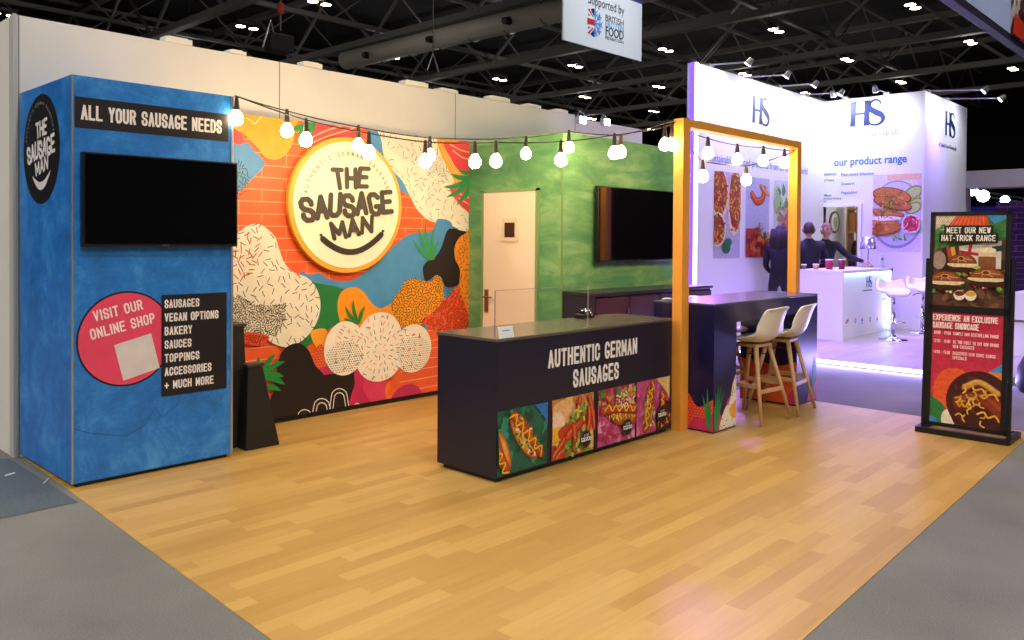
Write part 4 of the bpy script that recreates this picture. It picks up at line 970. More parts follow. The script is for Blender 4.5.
GLAREB = mat('glare_blue', '#4030ff', .4, emit=9, ecol='#3a22ff')
tag(MB().box(HX-.03, HX-.002, -3.15, HY, .012, .052).build('led_strip', LEDW), 'glowing white LED strip along the platform edge of the white stand', 'light strip')
vl = thing('led_strip', 'tall vertical glowing LED profile on the end of white stand wall', 'light strip', (HX, HY, PF))
MB().box(HX, HX+.07, HY-.022, HY-.002, PF, HZ+.0).build('white_diffuser', mat('led_edge', '#dfe6ff', .4, emit=3.2, ecol='#cfdcff'), vl)
MB().box(HX-.02, HX-.001, HY+.0, HY+.06, PF, HZ+.0).build('blue_glare', GLAREB, vl)  # blue glare beside the profile, built as a glowing strip
# logo letters
def hs_logo(name, o, u, s, parent, col='#0b1d5c'):
    p = Print(o, u, (0, 0, 1), .001)
    def st(x): p.rect(x, x+.16, 0, 1, col, False)
    P2 = [(0, 0), (.17, 0), (.17, 1), (0, 1)]
    p.layer(); p.mk = p.mk0 = .02
    for q in ([(.0, 0), (.22, 0), (.25, 1), (.03, 1)], [(.54, 0), (.76, 0), (.79, 1), (.57, 1)], [(.17, .45), (.56, .45), (.56, .54), (.17, .54)], [(-.03, 0), (.22, 0), (.22, .02), (-.03, .02)], [(.0, .98), (.24, .98), (.24, 1), (.0, 1)], [(.5, .98), (.78, .98), (.78, 1), (.5, 1)], [(.5, 0), (.74, 0), (.74, .02), (.5, .02)]):
        p.poly([(a*s, b*s) for a, b in q], col, False)
    sp = smoothpts([(1.22, .8), (1.15, .93), (.98, .99), (.82, .92), (.76, .76), (.84, .62), (1.02, .5), (1.22, .38), (1.3, .22), (1.2, .06), (1.0, .0), (.8, .06), (.74, .2)], 5, False)
    n = len(sp)
    for i in range(n-1):
        t = (i+.5)/n; w = .07+.17*math.exp(-((t-.5)/.2)**2); a = Vector(sp[i]); b = Vector(sp[i+1]); d = (b-a).normalized(); nn = Vector((-d.y, d.x))*w/2
        p.poly([tuple((a+nn)*s), tuple((a-nn)*s), tuple((b-nn)*s), tuple((b+nn)*s)], col, False)
        p.ell((sp[i+1][0]*s, sp[i+1][1]*s), w/2*s, w/2*s, col, 8, new=False)
    return tag(p.build(name, M_ink, parent), 'navy HS monogram')
ink2 = mat('hs_blue', '#2f6cc4', .5); ink3 = mat('hs_grey', '#59607a', .5); ink4 = mat('hs_blue_soft', '#5b7fc4', .5)
X_ = (1, 0, 0); Y_ = (0, -1, 0); Z_ = (0, 0, 1)
a = un(752, 120, 'y', HY); hs_logo('monogram', (a.x, HY-.002, 3.34), X_, .42, w1)
text_obj('lettering', 'H. Smith Food Group plc', (9.72, HY-.002, 3.14), X_, Z_, .1, ink3, w1)
text_obj('lettering', 'sustainably sourced products from across the world', (8.72, HY-.002, 2.66), X_, Z_, .155, ink4, w1)
a = un(850, 125, 'x', HX2); hs_logo('monogram', (HX2-.002, a.y, un(850, 127, 'x', HX2).z), Y_, .43, w2)
text_obj('lettering', 'H. Smith Food Group plc', (HX2-.002, un(832, 138, 'x', HX2).y, un(832, 139, 'x', HX2).z), Y_, Z_, .15, ink3, w2, fit=1.13)
text_obj('lettering', 'our product range', (HX2-.002, un(834, 165, 'x', HX2).y, un(834, 166, 'x', HX2).z), Y_, Z_, .19, ink2, w2, off=.015, fit=1.22)
a = un(945, 135, 'y', HY2); hs_logo('monogram', (a.x, HY2-.002, a.z), X_, .42, w2)
text_obj('lettering', 'H. Smith Food Group plc', (a.x-.35, HY2-.002, a.z-.22), X_, Z_, .1, ink3, w2)
for (px_, py_, rows) in ((813, 176, ['Frozen Seafood', 'Cooked', 'Frozen and Chilled', 'Breaded', 'Plain fish']), (813, 197, ['Frozen Meat', 'Cooked and Raw Poultry', 'Ready Meals']), (841, 176, ['Plant based Selection', '', '', 'Desserts', '', '', 'Vegetables'])):
    a = un(px_, py_, 'x', HX2)
    for i, t in enumerate(rows):
        if t: text_obj('list_line', t, (HX2-.002, a.y, a.z-i*.052), Y_, Z_, .066 if i == 0 or px_ == 841 else .05, ink4 if i == 0 or px_ == 841 else ink3, w2, off=.01 if i == 0 else 0)
# posters on the white stand
def poster(name, label, o, u, w, h, fn):
    p = Print(o, u, Z_, .0008); p.clip = (0, w, 0, h); fn(p, w, h)
    r = p.build(name, M_food, None); md = r.modifiers.new('t', 'SOLIDIFY'); md.thickness = .0005
    return tag(r, label, 'poster')
def f1(p, w, h):
    p.rect(0, w, 0, h, '#b9b8cc')
    for (a, b, c, d, rot) in ((.2, .76, .34, .3, .1), (.8, .68, .28, .42, -.08), (.12, .33, .32, .2, -.5)):
        p.ell((a*w, b*h), c*w, d*h, '#ecd8c0', 30, rot); q = [(a*w+c*w*.85*math.cos(t*.4), b*h+d*h*.88*math.sin(t*.4)) for t in range(16)]
        p.poly(q, '#a8402a'); p.scatter(q, 90, .07, .03, ['#c8502c', '#e0a83c', '#8a2c1c', '#d8882c', '#6b7c2c', '#f0c860'], int(a*50))
    p.ell((.45*w, .12*h), .16*w, .07*h, '#2f6b44'); p.ell((.52*w, .18*h), .14*w, .05*h, '#3a7a50'); p.ell((.65*w, .33*h), .04*w, .015*h, '#c0392b')
def f2(p, w, h):
    p.rect(0, w, 0, h, '#b4b6dc')
    sausage(p, [(.25*w, .78*h), (.45*w, .7*h), (.7*w, .74*h), (.78*w, .86*h)], .13, ('#a8321c', '#cc4c26', '#e87a44')); sausage(p, [(.6*w, .9*h), (.78*w, .84*h), (.95*w, .8*h)], .07, ('#b84a22', '#e08a4c', '#f0b070'))
    p.poly([(0, 0), (w, 0), (w, .24*h), (.8*w, .22*h), (.5*w, .38*h), (.3*w, .36*h), (0, .36*h)], '#a3341c'); p.splash(0, w, 0, .3*h, 70, ['#c8502c', '#8a2416', '#d8742c', '#6b1c14', '#b83a22'], .03, .09, 3)
    sausage(p, [(.5*w, .3*h), (.52*w, .42*h)], .05); p.scatter([(.45*w, .32*h), (.85*w, .2*h), (.9*w, .24*h), (.55*w, .4*h)], 20, .06, .02, GREENS, 5)
def f3(p, w, h):
    p.rect(0, w, 0, h, '#c9d2d8'); p.splash(0, w*.6, .55*h, .9*h, 30, ['#6fa85c', '#4a8a44', '#9cc878', '#d8e6c8'], .05, .13, 4)
    p.poly([(0, 0), (w, 0), (w, .95*h), (.6*w, .75*h), (.25*w, .45*h), (0, .4*h)], '#b0604c'); p.splash(.1*w, w, .1*h, .7*h, 60, ['#c87c60', '#94483a', '#d8957c', '#a85440'], .03, .08, 6)
a0 = un(713.5, 214, 'y', HY); a1 = un(740, 214, 'y', HY)
poster('wall_poster', 'tall poster of pizza slices and herbs on white stand wall', (a0.x, HY-.002, 1.26), X_, a1.x-a0.x, 1.27, f1)
a0 = un(745.5, 214, 'y', HY); a1 = un(769, 214, 'y', HY)
poster('wall_poster', 'tall poster of prawns with lilac background on white stand wall', (a0.x, HY-.002, 1.26), X_, a1.x-a0.x, 1.24, f2)
a0 = un(773.5, 214, 'y', HY)
poster('wall_poster', 'tall poster of salami and salad partly behind the orange post', (a0.x, HY-.002, 1.1), X_, .95, 1.4, f3)
def f4(p, w, h):
    p.rect(0, w, 0, h, '#d8cfd2'); p.rect(.3*w, w, .92*h, h, '#e0b898')
    p.ell((.5*w, .48*h), .56*w, .44*h, '#8f93aa', 50); p.ell((.5*w, .49*h), .53*w, .41*h, '#c4c6d6', 50)
    for c, r in (((.85, .76), .2), ((.9, .62), .16), ((.85, .56), .18)): p.ell((c[0]*w, c[1]*h), r*w, r*.4*h, '#7d9a3c', 20, .5); p.ell((c[0]*w, c[1]*h), r*w*.8, r*.3*h, '#b5c878', 20, .5)
    for (a, b, c, d, rot) in ((.4, .72, .42, .11, -.12), (.42, .62, .42, .08, -.15), (.3, .5, .38, .05, -.1), (.25, .38, .36, .05, -.1), (.25, .28, .35, .07, .05)):
        p.ell((a*w, b*h), c*w, d*h, '#8a4a26', 30, rot*h/w); p.ell((a*w, (b+.008)*h), c*w*.92, d*h*.8, '#b87238', 30, rot*h/w); p.splash((a-c*.6)*w, (a+c*.6)*w, (b-d*.4)*h, (b+d*.4)*h, 12, ['#a05c2a', '#cf8a4c', '#94501f'], .02, .07, int(b*90))
    p.ell((.28*w, .43*h), .34*w, .03*h, '#f0e4d0', 20); p.scatter([(.1*w, .42*h), (.5*w, .44*h), (.55*w, .66*h), (.3*w, .76*h)], 30, .05, .015, GREENS, 4)
    p.ell((.82*w, .36*h), .2*w, .12*h, '#ded8dc', 30); q = [(.82*w+.17*w*math.cos(t*.4), .36*h+.1*h*math.sin(t*.4)) for t in range(16)]; p.poly(q, '#b5304a'); p.scatter(q, 30, .05, .02, ['#d85a6a', '#8a1c34', '#f0a0a8'], 5)
    p.scatter([(.45*w, .15*h), (.75*w, .16*h), (.7*w, .22*h), (.5*w, .2*h)], 16, .06, .03, GREENS, 6)
a0 = un(873, 210, 'x', HX2); a1 = un(921, 210, 'x', HX2)
poster('wall_poster', 'poster of breaded chicken on a plate beside the doorway', (HX2-.002, a0.y, 1.35), Y_, a0.y-a1.y, 1.3, f4)

# spotlights on arms
SP = mat('spot_glow', '#ffffff', .3, emit=14, ecol='#e6edff')
def armspot(base, tip, aim, label, grp='arm spotlights above the white stand', power=26, col=(.85, .9, 1)):
    r = thing('arm_spotlight', label, 'spotlight', base, grp)
    b = Vector(base); t = Vector(tip); d = (Vector(aim)-t).normalized()
    MB().box(b.x-.05, b.x+.05, b.y-.05, b.y+.05, b.z-.01, b.z+.05).build('clamp', M_alu, r)
    MB().tube([b+Vector((0, 0, .04)), t], .012, 6).build('arm', M_alu, r)
    hd = MB().cone(t-d*.06, t+d*.04, .035, .055, 14).build('lamp_head', M_alu, r)
    MB().cone(t+d*.041, t+d*.046, .048, .048, 14).build('lens', SP, hd)
    L = bpy.data.lights.new('arm_light', 'SPOT'); L.energy = power; L.color = col; L.spot_size = 2.7; L.spot_blend = 1; L.shadow_soft_size = .12
    o = bpy.data.objects.new('arm_light', L); C.objects.link(o); o.location = t+d*.07; o.rotation_euler = d.to_track_quat('-Z', 'Y').to_euler()
ORD = ('first', 'second', 'third', 'fourth')
for k, x in enumerate((8.75, 9.95, 10.95, 12.0)):
    armspot((x, HY+.05, HZ), (x+.16, HY-.5, HZ+.03), (x, HY, 3.3), ORD[k]+' spotlight from the left along the top of white wall with tall posters', power=62)
for k, y in enumerate((.4, -.3)):
    armspot((HX2+.05, y, HZ), (HX2-.5, y, HZ+.03), (HX2, y, 3.3), ('left' if k == 0 else 'right')+' spotlight above the white wall with the doorway', power=62)
for k, x in enumerate((12.95, 14.0)):
    armspot((x, HY2+.05, HZ), (x+.3, HY2-.75, HZ+.0), (x, HY2, 3.3), ('nearer' if k == 0 else 'farther')+' spotlight on a long arm at right side of white stand', power=45)
# floodlights over the partition
FLm = mat('flood_glow', '#ffffff', .3, emit=60, ecol='#bfe6ff')
for u_, v_ in ((583, 120), (607, 122)):
    q = un(u_, v_, 'y', WY-.25)
    r = thing('floodlight', 'bright cold floodlight on an arm over the partition, '+('left of the two' if u_ < 600 else 'right of the two'), 'spotlight', (q.x+.15, WY-.02, HW+.01))
    MB().tube([(q.x+.22, WY+.02, HW+.0), (q.x+.22, WY-.02, HW+.05), (q.x+.18, WY-.12, HW+.0), (q.x+.05, q.y+.02, q.z)], .01, 6).build('arm', M_alu, r, smooth=True)
    h_ = MB().box(q.x-.06, q.x+.06, q.y+.0, q.y+.06, q.z-.045, q.z+.045).build('lamp_head', M_alu, r, bevel=.006)
    MB().box(q.x-.05, q.x+.05, q.y-.004, q.y, q.z-.038, q.z+.038).build('lens', FLm, h_)

# counter of the white stand
KX0, KX1, KY0, KY1, KZ = 10.27, 12.35, -.57, .12, 1.09
hc = thing('reception_counter', 'white reception counter with glowing blue-lit front panel and HS logo', 'counter', (KX0, KY0, PF))
CWm = mat('counter_white', '#f0eff4', .4)
MB().box(KX0, KX0+.05, KY0, KY1, PF, KZ-.05).box(KX0+.05, KX1-.05, KY0+.08, KY0+.13, PF, KZ-.04).box(KX1-.08, KX1, KY0, KY1, PF, KZ).build('body', CWm, hc)
MB().box(KX0, KX1, KY0, KY1, KZ-.05, KZ).build('countertop', CWm, hc, bevel=.004)
MB().box(KX0+.06, KX1-.09, KY0+.03, KY0+.05, KZ-.07, KZ-.052).box(KX1-.1, KX1-.085, KY0+.03, KY0+.05, PF+.05, KZ-.06).build('led_strip', mat('led_cyan', '#d8f4ff', .4, emit=9, ecol='#9fd8ff'), hc)
o = hs_logo('monogram', (un(866, 290, 'y', KY0+.08).x, KY0+.078, .80), X_, .17, hc, '#2a1c8a')
text_obj('lettering', 'H. Smith Food Group plc', (un(862, 297, 'y', KY0+.08).x, KY0+.078, .74), X_, Z_, .04, ink3, hc)
for i, (u_, c_) in enumerate(((847, '#c0284c'), (855, '#4060c0'), (862, '#6a6ac0'), (870, '#2a2a9a'), (877, '#a04a9a'), (884, '#2a2a8a'))):
    q = un(u_, 322-(u_-847)*.09, 'y', KY0+.08); p = Print((0, KY0+.078, 0), X_, Z_)
    if i == 0: p.poly([(q.x-.06, q.z-.03), (q.x+.05, q.z-.0), (q.x+.06, q.z+.05), (q.x-.05, q.z+.02)], c_); p.rect(q.x-.03, q.x+.03, q.z+.002, q.z+.012, '#efe9f0')
    elif i % 2: p.ell((q.x, q.z+.01), .03, .04, c_, 20); p.ell((q.x, q.z+.01), .018, .026, '#d8d4f0', 20)
    else: p.poly([(q.x-.04, q.z), (q.x, q.z-.03), (q.x+.04, q.z), (q.x, q.z+.05)], c_); p.rect(q.x-.035, q.x+.035, q.z-.045, q.z-.035, c_)
    p.build('certification_mark', M_ink, hc)

# things on that counter
def at_k(u, v, y): q = un(u, v, 'y', y); return q
q = un(879, 271, 'z', KZ)
lx, ly = 12.15, max(-.40, un(868, 267, 'x', 12.15).y)
tl = thing('table_lamp', 'silver-shaded table lamp standing on the white reception counter', 'lamp', (lx, ly, KZ))
MB().lathe([(.11, 0), (.11, .012), (.02, .02)], (lx, ly, KZ), 20).build('base', M_chrome, tl, smooth=True)
MB().cone((lx, ly, KZ+.015), (lx, ly, KZ+.36), .009, .009, 8).build('stem', M_chrome, tl)
MB().lathe([(.135, .0), (.13, .02), (.09, .2), (.085, .2), (.125, .02), (.13, 0)], (lx, ly, KZ+.30), 24).build('shade', mat('silver_shade', '#b6b2d8', .2, .7), tl, smooth=True)
def cup(x, y, label, col, r=.04, h=.1, band=None):
    t = thing('paper_tub', label, 'tub', (x, y, KZ)); MB().lathe([(r*.8, 0), (r, h)], (x, y, KZ), 18).build('tub_body', mat('tub_'+col[1:], col, .4), t, smooth=True)
    MB().lathe([(r*1.06, h), (r*1.06, h+.012), (r*.9, h+.016)], (x, y, KZ), 18).build('lid', mat('tub_lid', '#efe9e4', .4), t)
    return t
cup(10.62, -.22, 'red and white drinks tub in front on the white counter', '#a01c3c', .06, .14)
cup(10.80, -.34, 'dark red drinks tub beside the first one on the white counter', '#7d1830', .055, .14)
cup(10.42, -.1, 'small yellow tub left on the white counter', '#c8a860', .045, .07)
cup(10.40, .08, 'small green tub left on the white counter', '#5c7a48', .04, .06)
ah = thing('brochure_holder', 'clear holder of white leaflets at right end of the white counter', 'holder', (12.15, -.45, KZ))
MB().box(12.12, 12.3, -.47, -.40, KZ, KZ+.02).build('foot', mat('pale_acrylic', '#c9cdea', .15), ah); MB().box(12.14, 12.28, -.445, -.425, KZ+.02, KZ+.22).build('leaflet', mat('card_white', ''), ah)
MB().box(12.16, 12.26, -.447, -.4455, KZ+.12, KZ+.16).build('leaflet_print', ink4, ah)

# white swivel stools
CHR = M_chrome
def swivel(x, y, label, rz):
    r = thing('swivel_stool', label, 'stool', (0, 0, 0), 'white swivel stools on the white stand')
    prof = [(.2, .66, .15), (.17, .70, .19), (.05, .69, .21), (-.08, .70, .215), (-.18, .745, .21), (-.23, .81, .195), (-.25, .86, .17)]
    n = 10; vs = []; fs = []
    for j, (yy, z, w_) in enumerate(prof):
        for i in range(n+1): t = i/n*2-1; vs.append((w_*t, yy+.10*t*t*(1 if j > 3 else 0), z+.05*abs(t)**2.5*(j > 0)))
    for j in range(len(prof)-1):
        for i in range(n): k = j*(n+1)+i; fs.append((k, k+1, k+n+2, k+n+1))
    MB().add(vs, fs).build('seat_shell', SHL, r, smooth=True, solid=.045, sub=1)
    MB().cone((0, 0, .05), (0, 0, .4), .028, .028, 16).cone((0, 0, .4), (0, 0, .67), .02, .02, 16).build('column', CHR, r, smooth=True)
    MB().lathe([(.2, 0), (.2, .012), (.12, .03), (.05, .05), (.03, .09)], (0, 0, 0), 28).build('base', CHR, r, smooth=True)
    MB().tube([(.13*math.sin(t*.5)*1.0, .04+.16*(1-abs(math.cos(t*.25)))*1.0+.02, .27) for t in range(13)]+[(0, .0, .27)], .01, 8).build('footrest_ring', CHR, r, smooth=True)
    MB().tube([(.02, .0, .64), (.12, .05, .63), (.17, .06, .60)], .007, 6).build('height_lever', M_blackmetal, r)
    r.location = (x, y, PF); r.rotation_euler.z = rz
    return r
a = un(893, 340, 'z', PF); swivel(a.x, a.y, 'white swivel stool on chrome column left of the poster stand', 2.2)
a = un(922, 333, 'z', PF); swivel(a.x, a.y, 'white swivel stool on chrome column partly behind the poster stand', 2.2)

# store room seen through the doorway
sh = thing('store_shelving', 'wooden shelving with boxes inside the doorway of the white stand', 'shelf', (HX2+.7, dy0, PF))
sx = 13.3; dy0s, dy0 = dy0, un(856, 240, 'x', 13.3).y+.1
for yy in (dy0-.12, dy0+.06): MB().box(sx-.02, sx+.3, yy-.012, yy+.012, PF, 2.3).build('side_panel', mat('pine', '#b98a50', .5), sh)
for zz in (.4, .8, 1.25, 1.68, 2.1): MB().box(sx, sx+.3, dy0-.108, dy0+.048, zz-.014, zz+.014).build('shelf', mat('pine', ''), sh)
tag(MB().box(sx+.01, sx+.28, dy0-.09, dy0+.035, 1.695, 2.03).build('storage_box', mat('box_tan', '#a8742c', .6), None, bevel=.005), 'tan cardboard box on the upper shelf inside the doorway', 'box')
tag(MB().lathe([(.05, 0), (.068, .08), (.06, .18), (.02, .26)], (sx+.15, dy0-.03, 1.266), 16).build('black_flask', mat('tv_black', ''), None, smooth=True), 'dark rounded flask with a green mark on the shelf in the doorway', 'flask')
tag(MB().box(sx+.01, sx+.28, dy0-.09, dy0+.035, .815, 1.15).build('storage_crate', mat('crate_navy', '#1c1c30', .6), None, bevel=.01), 'dark crate on the lower shelf inside the doorway', 'box')
dy0 = dy0s
ip = Print((HX2+1.0, 0, 0), (0, -1, 0), Z_)
ov = thing('oval_plaque', 'small oval gilt plaque hanging inside the doorway', 'plaque', (13.2, HY-.02, 1.8))
c0 = un(828.5, 227, 'y', HY-.0)
f = MB(); n = 28
for r1, r2, y0_, mm, nm in ((.11, .2, HY-.02, mat('gilt', '#4f4226', .4), 'rim'), (.085, .165, HY-.025, mat('plaque_face', '#d8dcd0', .5), 'face'), (.04, .1, HY-.03, mat('plaque_fig', '#9aa08a', .5), 'figure')):
    cx, cz = 13.15, 1.86
    a = [(cx+r1*2.0*math.cos(2*PI*i/n), y0_, cz+r2*math.sin(2*PI*i/n)) for i in range(n)]; b = [(x, HY-.002, z) for x, _, z in a]
    MB().add(a+b, [tuple(range(n)), tuple(range(2*n-1, n-1, -1))]+[(i, n+i, n+(i+1) % n, (i+1) % n) for i in range(n)]).build(nm, mm, ov)

# ------------------------------------------------------------------ people
def skin(name, nodes, edges, m, parent=None, root=0, sub=1):
    me = bpy.data.meshes.new(name); me.from_pydata([n_[0] for n_ in nodes], edges, []); o = bpy.data.objects.new(name, me); C.objects.link(o)
    o.modifiers.new('skin', 'SKIN'); o.modifiers.new('sub', 'SUBSURF').levels = sub
    sv = me.skin_vertices[0].data
    for i, n_ in enumerate(nodes):
        rr_ = n_[1]; sv[i].radius = rr_ if hasattr(rr_, '__len__') else (rr_, rr_); sv[i].use_root = (i == root)
    dg = bpy.context.evaluated_depsgraph_get(); nm = bpy.data.meshes.new_from_object(o.evaluated_get(dg)); bpy.data.objects.remove(o)
    nm.name = name; nm.materials.clear(); nm.materials.append(m)
    for p_ in nm.polygons: p_.use_smooth = True
    o = bpy.data.objects.new(name, nm); C.objects.link(o); attach(o, parent)
    return o
SK = mat('skin_tone', '#c79a80', .5); SK2 = mat('skin_tone_b', '#b98468', .5)
NAVY = mat('navy_cloth', '#14142a', .8); JEAN = mat('dark_trousers', '#15151f', .8)
def head_mb(mb, c, f, h=.225):
    """a head with brow, nose, lips, chin and ears, looking along f"""
    f = Vector(f).normalized(); s = Vector((-f.y, f.x, 0)).normalized(); u = s.cross(f)*-1; u = Vector((0, 0, 1)) if u.z < 0 else u
    c = Vector(c); n, m = 20, 14; vs = []; fs = []
    for k in range(m+1):
        t = -PI/2+PI*k/m
        for i in range(n):
            a = 2*PI*i/n; x, y, z = math.cos(t)*math.cos(a), math.cos(t)*math.sin(a), math.sin(t)
            w = .34 if z > -.1 else .34*(1+ (z+.1)*.38)
            d = .43 if x > 0 else .44
            px_ = x*d*h*(.98 if z < -.2 and x > 0 else 1); py_ = y*w*h; pz_ = z*.53*h
            if x > .75:
                if -.25 < z < .12 and abs(y) < .22: px_ += .06*h*(1-abs(y)/.22)*(.3+(.12-z)/.37)
                if .08 < z < .28 and .15 < abs(y) < .5: px_ -= .02*h
            vs.append(c+f*px_+s*py_+Vector((0, 0, 1))*pz_)
    for k in range(m):
        for i in range(n): fs.append((k*n+i, k*n+(i+1) % n, (k+1)*n+(i+1) % n, (k+1)*n+i))
    mb.add(vs, fs)
    for q in (-1, 1): mb.ball(c+s*(.345*h*q)+Vector((0, 0, -.01*h)), (.03, .03, .035*h/.225*1.0), 8, 6)
def face_bits(c, f, parent, h=.225):
    f = Vector(f).normalized(); s = Vector((-f.y, f.x, 0)); c = Vector(c); z = Vector((0, 0, 1))
    mb = MB()
    for q in (-1, 1): mb.ball(c+f*(.375*h)+s*(.15*h*q)+z*(.06*h), .011, 8, 6)
    mb.build('eyes', mat('eye_dark', '#2a1c18', .3), parent, smooth=True)
    MB().bar(c+f*.415*h-s*.1*h-z*.24*h, c+f*.415*h+s*.1*h-z*.24*h, .006, .012).build('mouth', mat('lip', '#9a5a50', .5), parent)
    mb = MB()
    for q in (-1, 1): mb.bar(c+f*.41*h+s*(.06*h*q)+z*.13*h, c+f*.37*h+s*(.22*h*q)+z*.135*h, .006, .01)
    mb.build('eyebrows', mat('brow', '#4a3224', .7), parent)
def hand(mb, w, d, n, k=1.0):
    """palm and five fingers from the wrist w along d; n is the palm normal"""
    w = Vector(w); d = Vector(d).normalized(); n = Vector(n).normalized(); s = d.cross(n).normalized()
    mb.tube([w, w+d*.04*k, w+d*.085*k], [.024, .033, .03], 8)
    for i, (o_, L) in enumerate(((-.027, .065), (-.009, .078), (.009, .074), (.027, .058))):
        a = w+d*.08*k+s*o_; mb.tube([a, a+d*L*.45+n*.004, a+d*L*.8+n*.018, a+d*L+n*.03], [.0095, .009, .008, .006], 6)
    a = w+d*.025*k-s*.025; mb.tube([a, a+d*.03-s*.022+n*.01, a+d*.055-s*.026+n*.02], [.011, .01, .007], 6)
def joinmesh(obj, mb):
    bm = bmesh.new(); bm.from_mesh(obj.data); me = bpy.data.meshes.new('t'); me.from_pydata(mb.v, [], mb.f)
    bm.from_mesh(me); bm.to_mesh(obj.data); bm.free()
    for p_ in obj.data.polygons: p_.use_smooth = True
def person(label, x, y, fdir, Hh, armL, armR, hairc, skinm, longhair=False, lean_=0.0, shirt='#0b0c1a', female=False):
    f = Vector((*fdir, 0)).normalized(); s = Vector((-f.y, f.x, 0)); z = Vector((0, 0, 1)); g = PF
    r = thing('person', label, 'person', (x, y, PF)); k = Hh/1.75
    def P_(a, b, c): return Vector((x, y, g))+s*a*k+f*b*k+z*c*k
    sh_ = .2 if not female else .175
    L = lean_
    nodes = [(P_(0, 0, .95), (.15*k, .115*k)), (P_(0, L*.4, 1.15), (.135*k, .105*k)), (P_(0, L*.8, 1.36), (.16*k, .11*k)), (P_(0, L, 1.46), (.075*k, .07*k)), (P_(0, L*1.1, 1.55), (.056*k, .056*k))]
    edges = [(0, 1), (1, 2), (2, 3), (3, 4)]
    hips = []
    for q in (-1, 1):
        i = len(nodes); nodes += [(P_(q*.1, 0, .88), .09*k), (P_(q*.11, .02, .5), .06*k), (P_(q*.12, 0, .09), .042*k), (P_(q*.13, .12, .035), .04*k)]
        edges += [(0, i), (i, i+1), (i+1, i+2), (i+2, i+3)]
    ends = []
    for q, arm in ((1, armL), (-1, armR)):
        i = len(nodes); e = P_(*arm[0]); w_ = P_(*arm[1]); nodes += [(P_(q*sh_, L*.95, 1.41), .062*k), (e, .044*k), (w_, .03*k)]
        edges += [(2, i), (i, i+1), (i+1, i+2)]; ends.append((e, w_))
    nodes = [(n_[0], tuple(q*(1.12 if ii < 3 else 1) for q in n_[1]) if hasattr(n_[1], '__len__') else n_[1]*(1.15 if ii > 12 and (ii-13) % 3 < 2 else 1)) for ii, n_ in enumerate(nodes)]
    body = skin('body', nodes, edges, skinm, r)
    hc_ = P_(0, L*1.1+.02, 1.645); add = MB(); head_mb(add, hc_, f, .235*k)
    for e, w_ in ends: d = (w_-e).normalized(); hand(add, w_, d, (-z if abs(d.z) < .7 else -s*1.0), 1)
    joinmesh(body, add)
    cl = mat('cloth'+shirt, shirt, .8)
    body.data.materials.append(cl); body.data.materials.append(JEAN)
    for p_ in body.data.polygons:
        c3 = p_.center; hz_ = (c3.z-g)/k
        dw = min((c3-w_).dot((w_-e).normalized())*(-1) if (c3-w_).length < .16 else 9 for e, w_ in ends)
        if hz_ > 1.505 or dw < .012: p_.material_index = 0
        elif hz_ > .9: p_.material_index = 1
        else: p_.material_index = 2
    sm_ = MB()
    for a in (7, 11): p_ = nodes[a][0]; sm_.tube([p_-z*.03-f*.05, p_-z*.035+f*.05, p_-z*.05+f*.17], [.05*k, .055*k, .035*k], 10)
    sm_.build('shoes', mat('shoe_black', '#0c0c10', .4), r, smooth=True)
    hm = mat('hair'+hairc, hairc, .7); hb = MB(); hh = .235*k
    vs = []; fs = []; n, m = 20, 9
    for kk in range(m+1):
        for i in range(n):
            a = 2*PI*i/n; low = (.05 if math.cos(a) > .35 else -.45 if math.cos(a) < -.2 else -.1); 
            if math.cos(a) > .35: low = .52
            t = math.asin(low)+(PI/2-math.asin(low))*kk/m; cx_, cy_, cz_ = math.cos(t)*math.cos(a), math.cos(t)*math.sin(a), math.sin(t)
            vs.append(hc_+f*cx_*.465*hh+s*cy_*.385*hh+z*cz_*.57*hh)
    for kk in range(m):
        for i in range(n): fs.append((kk*n+i, kk*n+(i+1) % n, (kk+1)*n+(i+1) % n, (kk+1)*n+i))
    hb.add(vs, fs)
    if longhair:
        for j in range(-3, 4):
            o_ = s*(j*.032)-f*(.085-.012*abs(j)); hb.tube([hc_+o_+z*.06, hc_+o_*1.2-z*.1, hc_+o_*1.15-z*.24, hc_+o_-z*.34], [.035, .042, .038, .012], 8)
    hb.build('hair', hm, r, smooth=True)
    face_bits(hc_, f, r, hh)
    return r, P_
qa = un(810, 240, 'x', 11.0); qb = un(822, 240, 'x', 11.85); qc = un(780, 240, 'x', 10.15)
person('man in dark jacket seen from behind at the white counter', 11.0, qa.y, (.75, .55), 1.74, ((.27, .05, 1.14), (.2, .26, 1.08)), ((-.30, .1, 1.16), (-.26, .34, 1.13)), '#3a2620', SK, lean_=.06)
person('man in dark pullover facing camera, reaching his arm across the counter', 11.85, qb.y, (-.75, -.9), 1.74, ((.34, .22, 1.22), (.52, .42, 1.13)), ((-.24, .14, 1.15), (-.12, .30, 1.13)), '#7a5c44', SK, lean_=.12, shirt='#0a0b14')
person('woman with long dark hair in a dark jacket behind the orange post', 10.15, qc.y, (.8, .3), 1.68, ((.22, .03, 1.12), (.16, .22, 1.0)), ((-.22, .02, 1.12), (-.2, .12, .88)), '#1c1212', SK2, longhair=True, shirt='#0c0c1a', female=True)

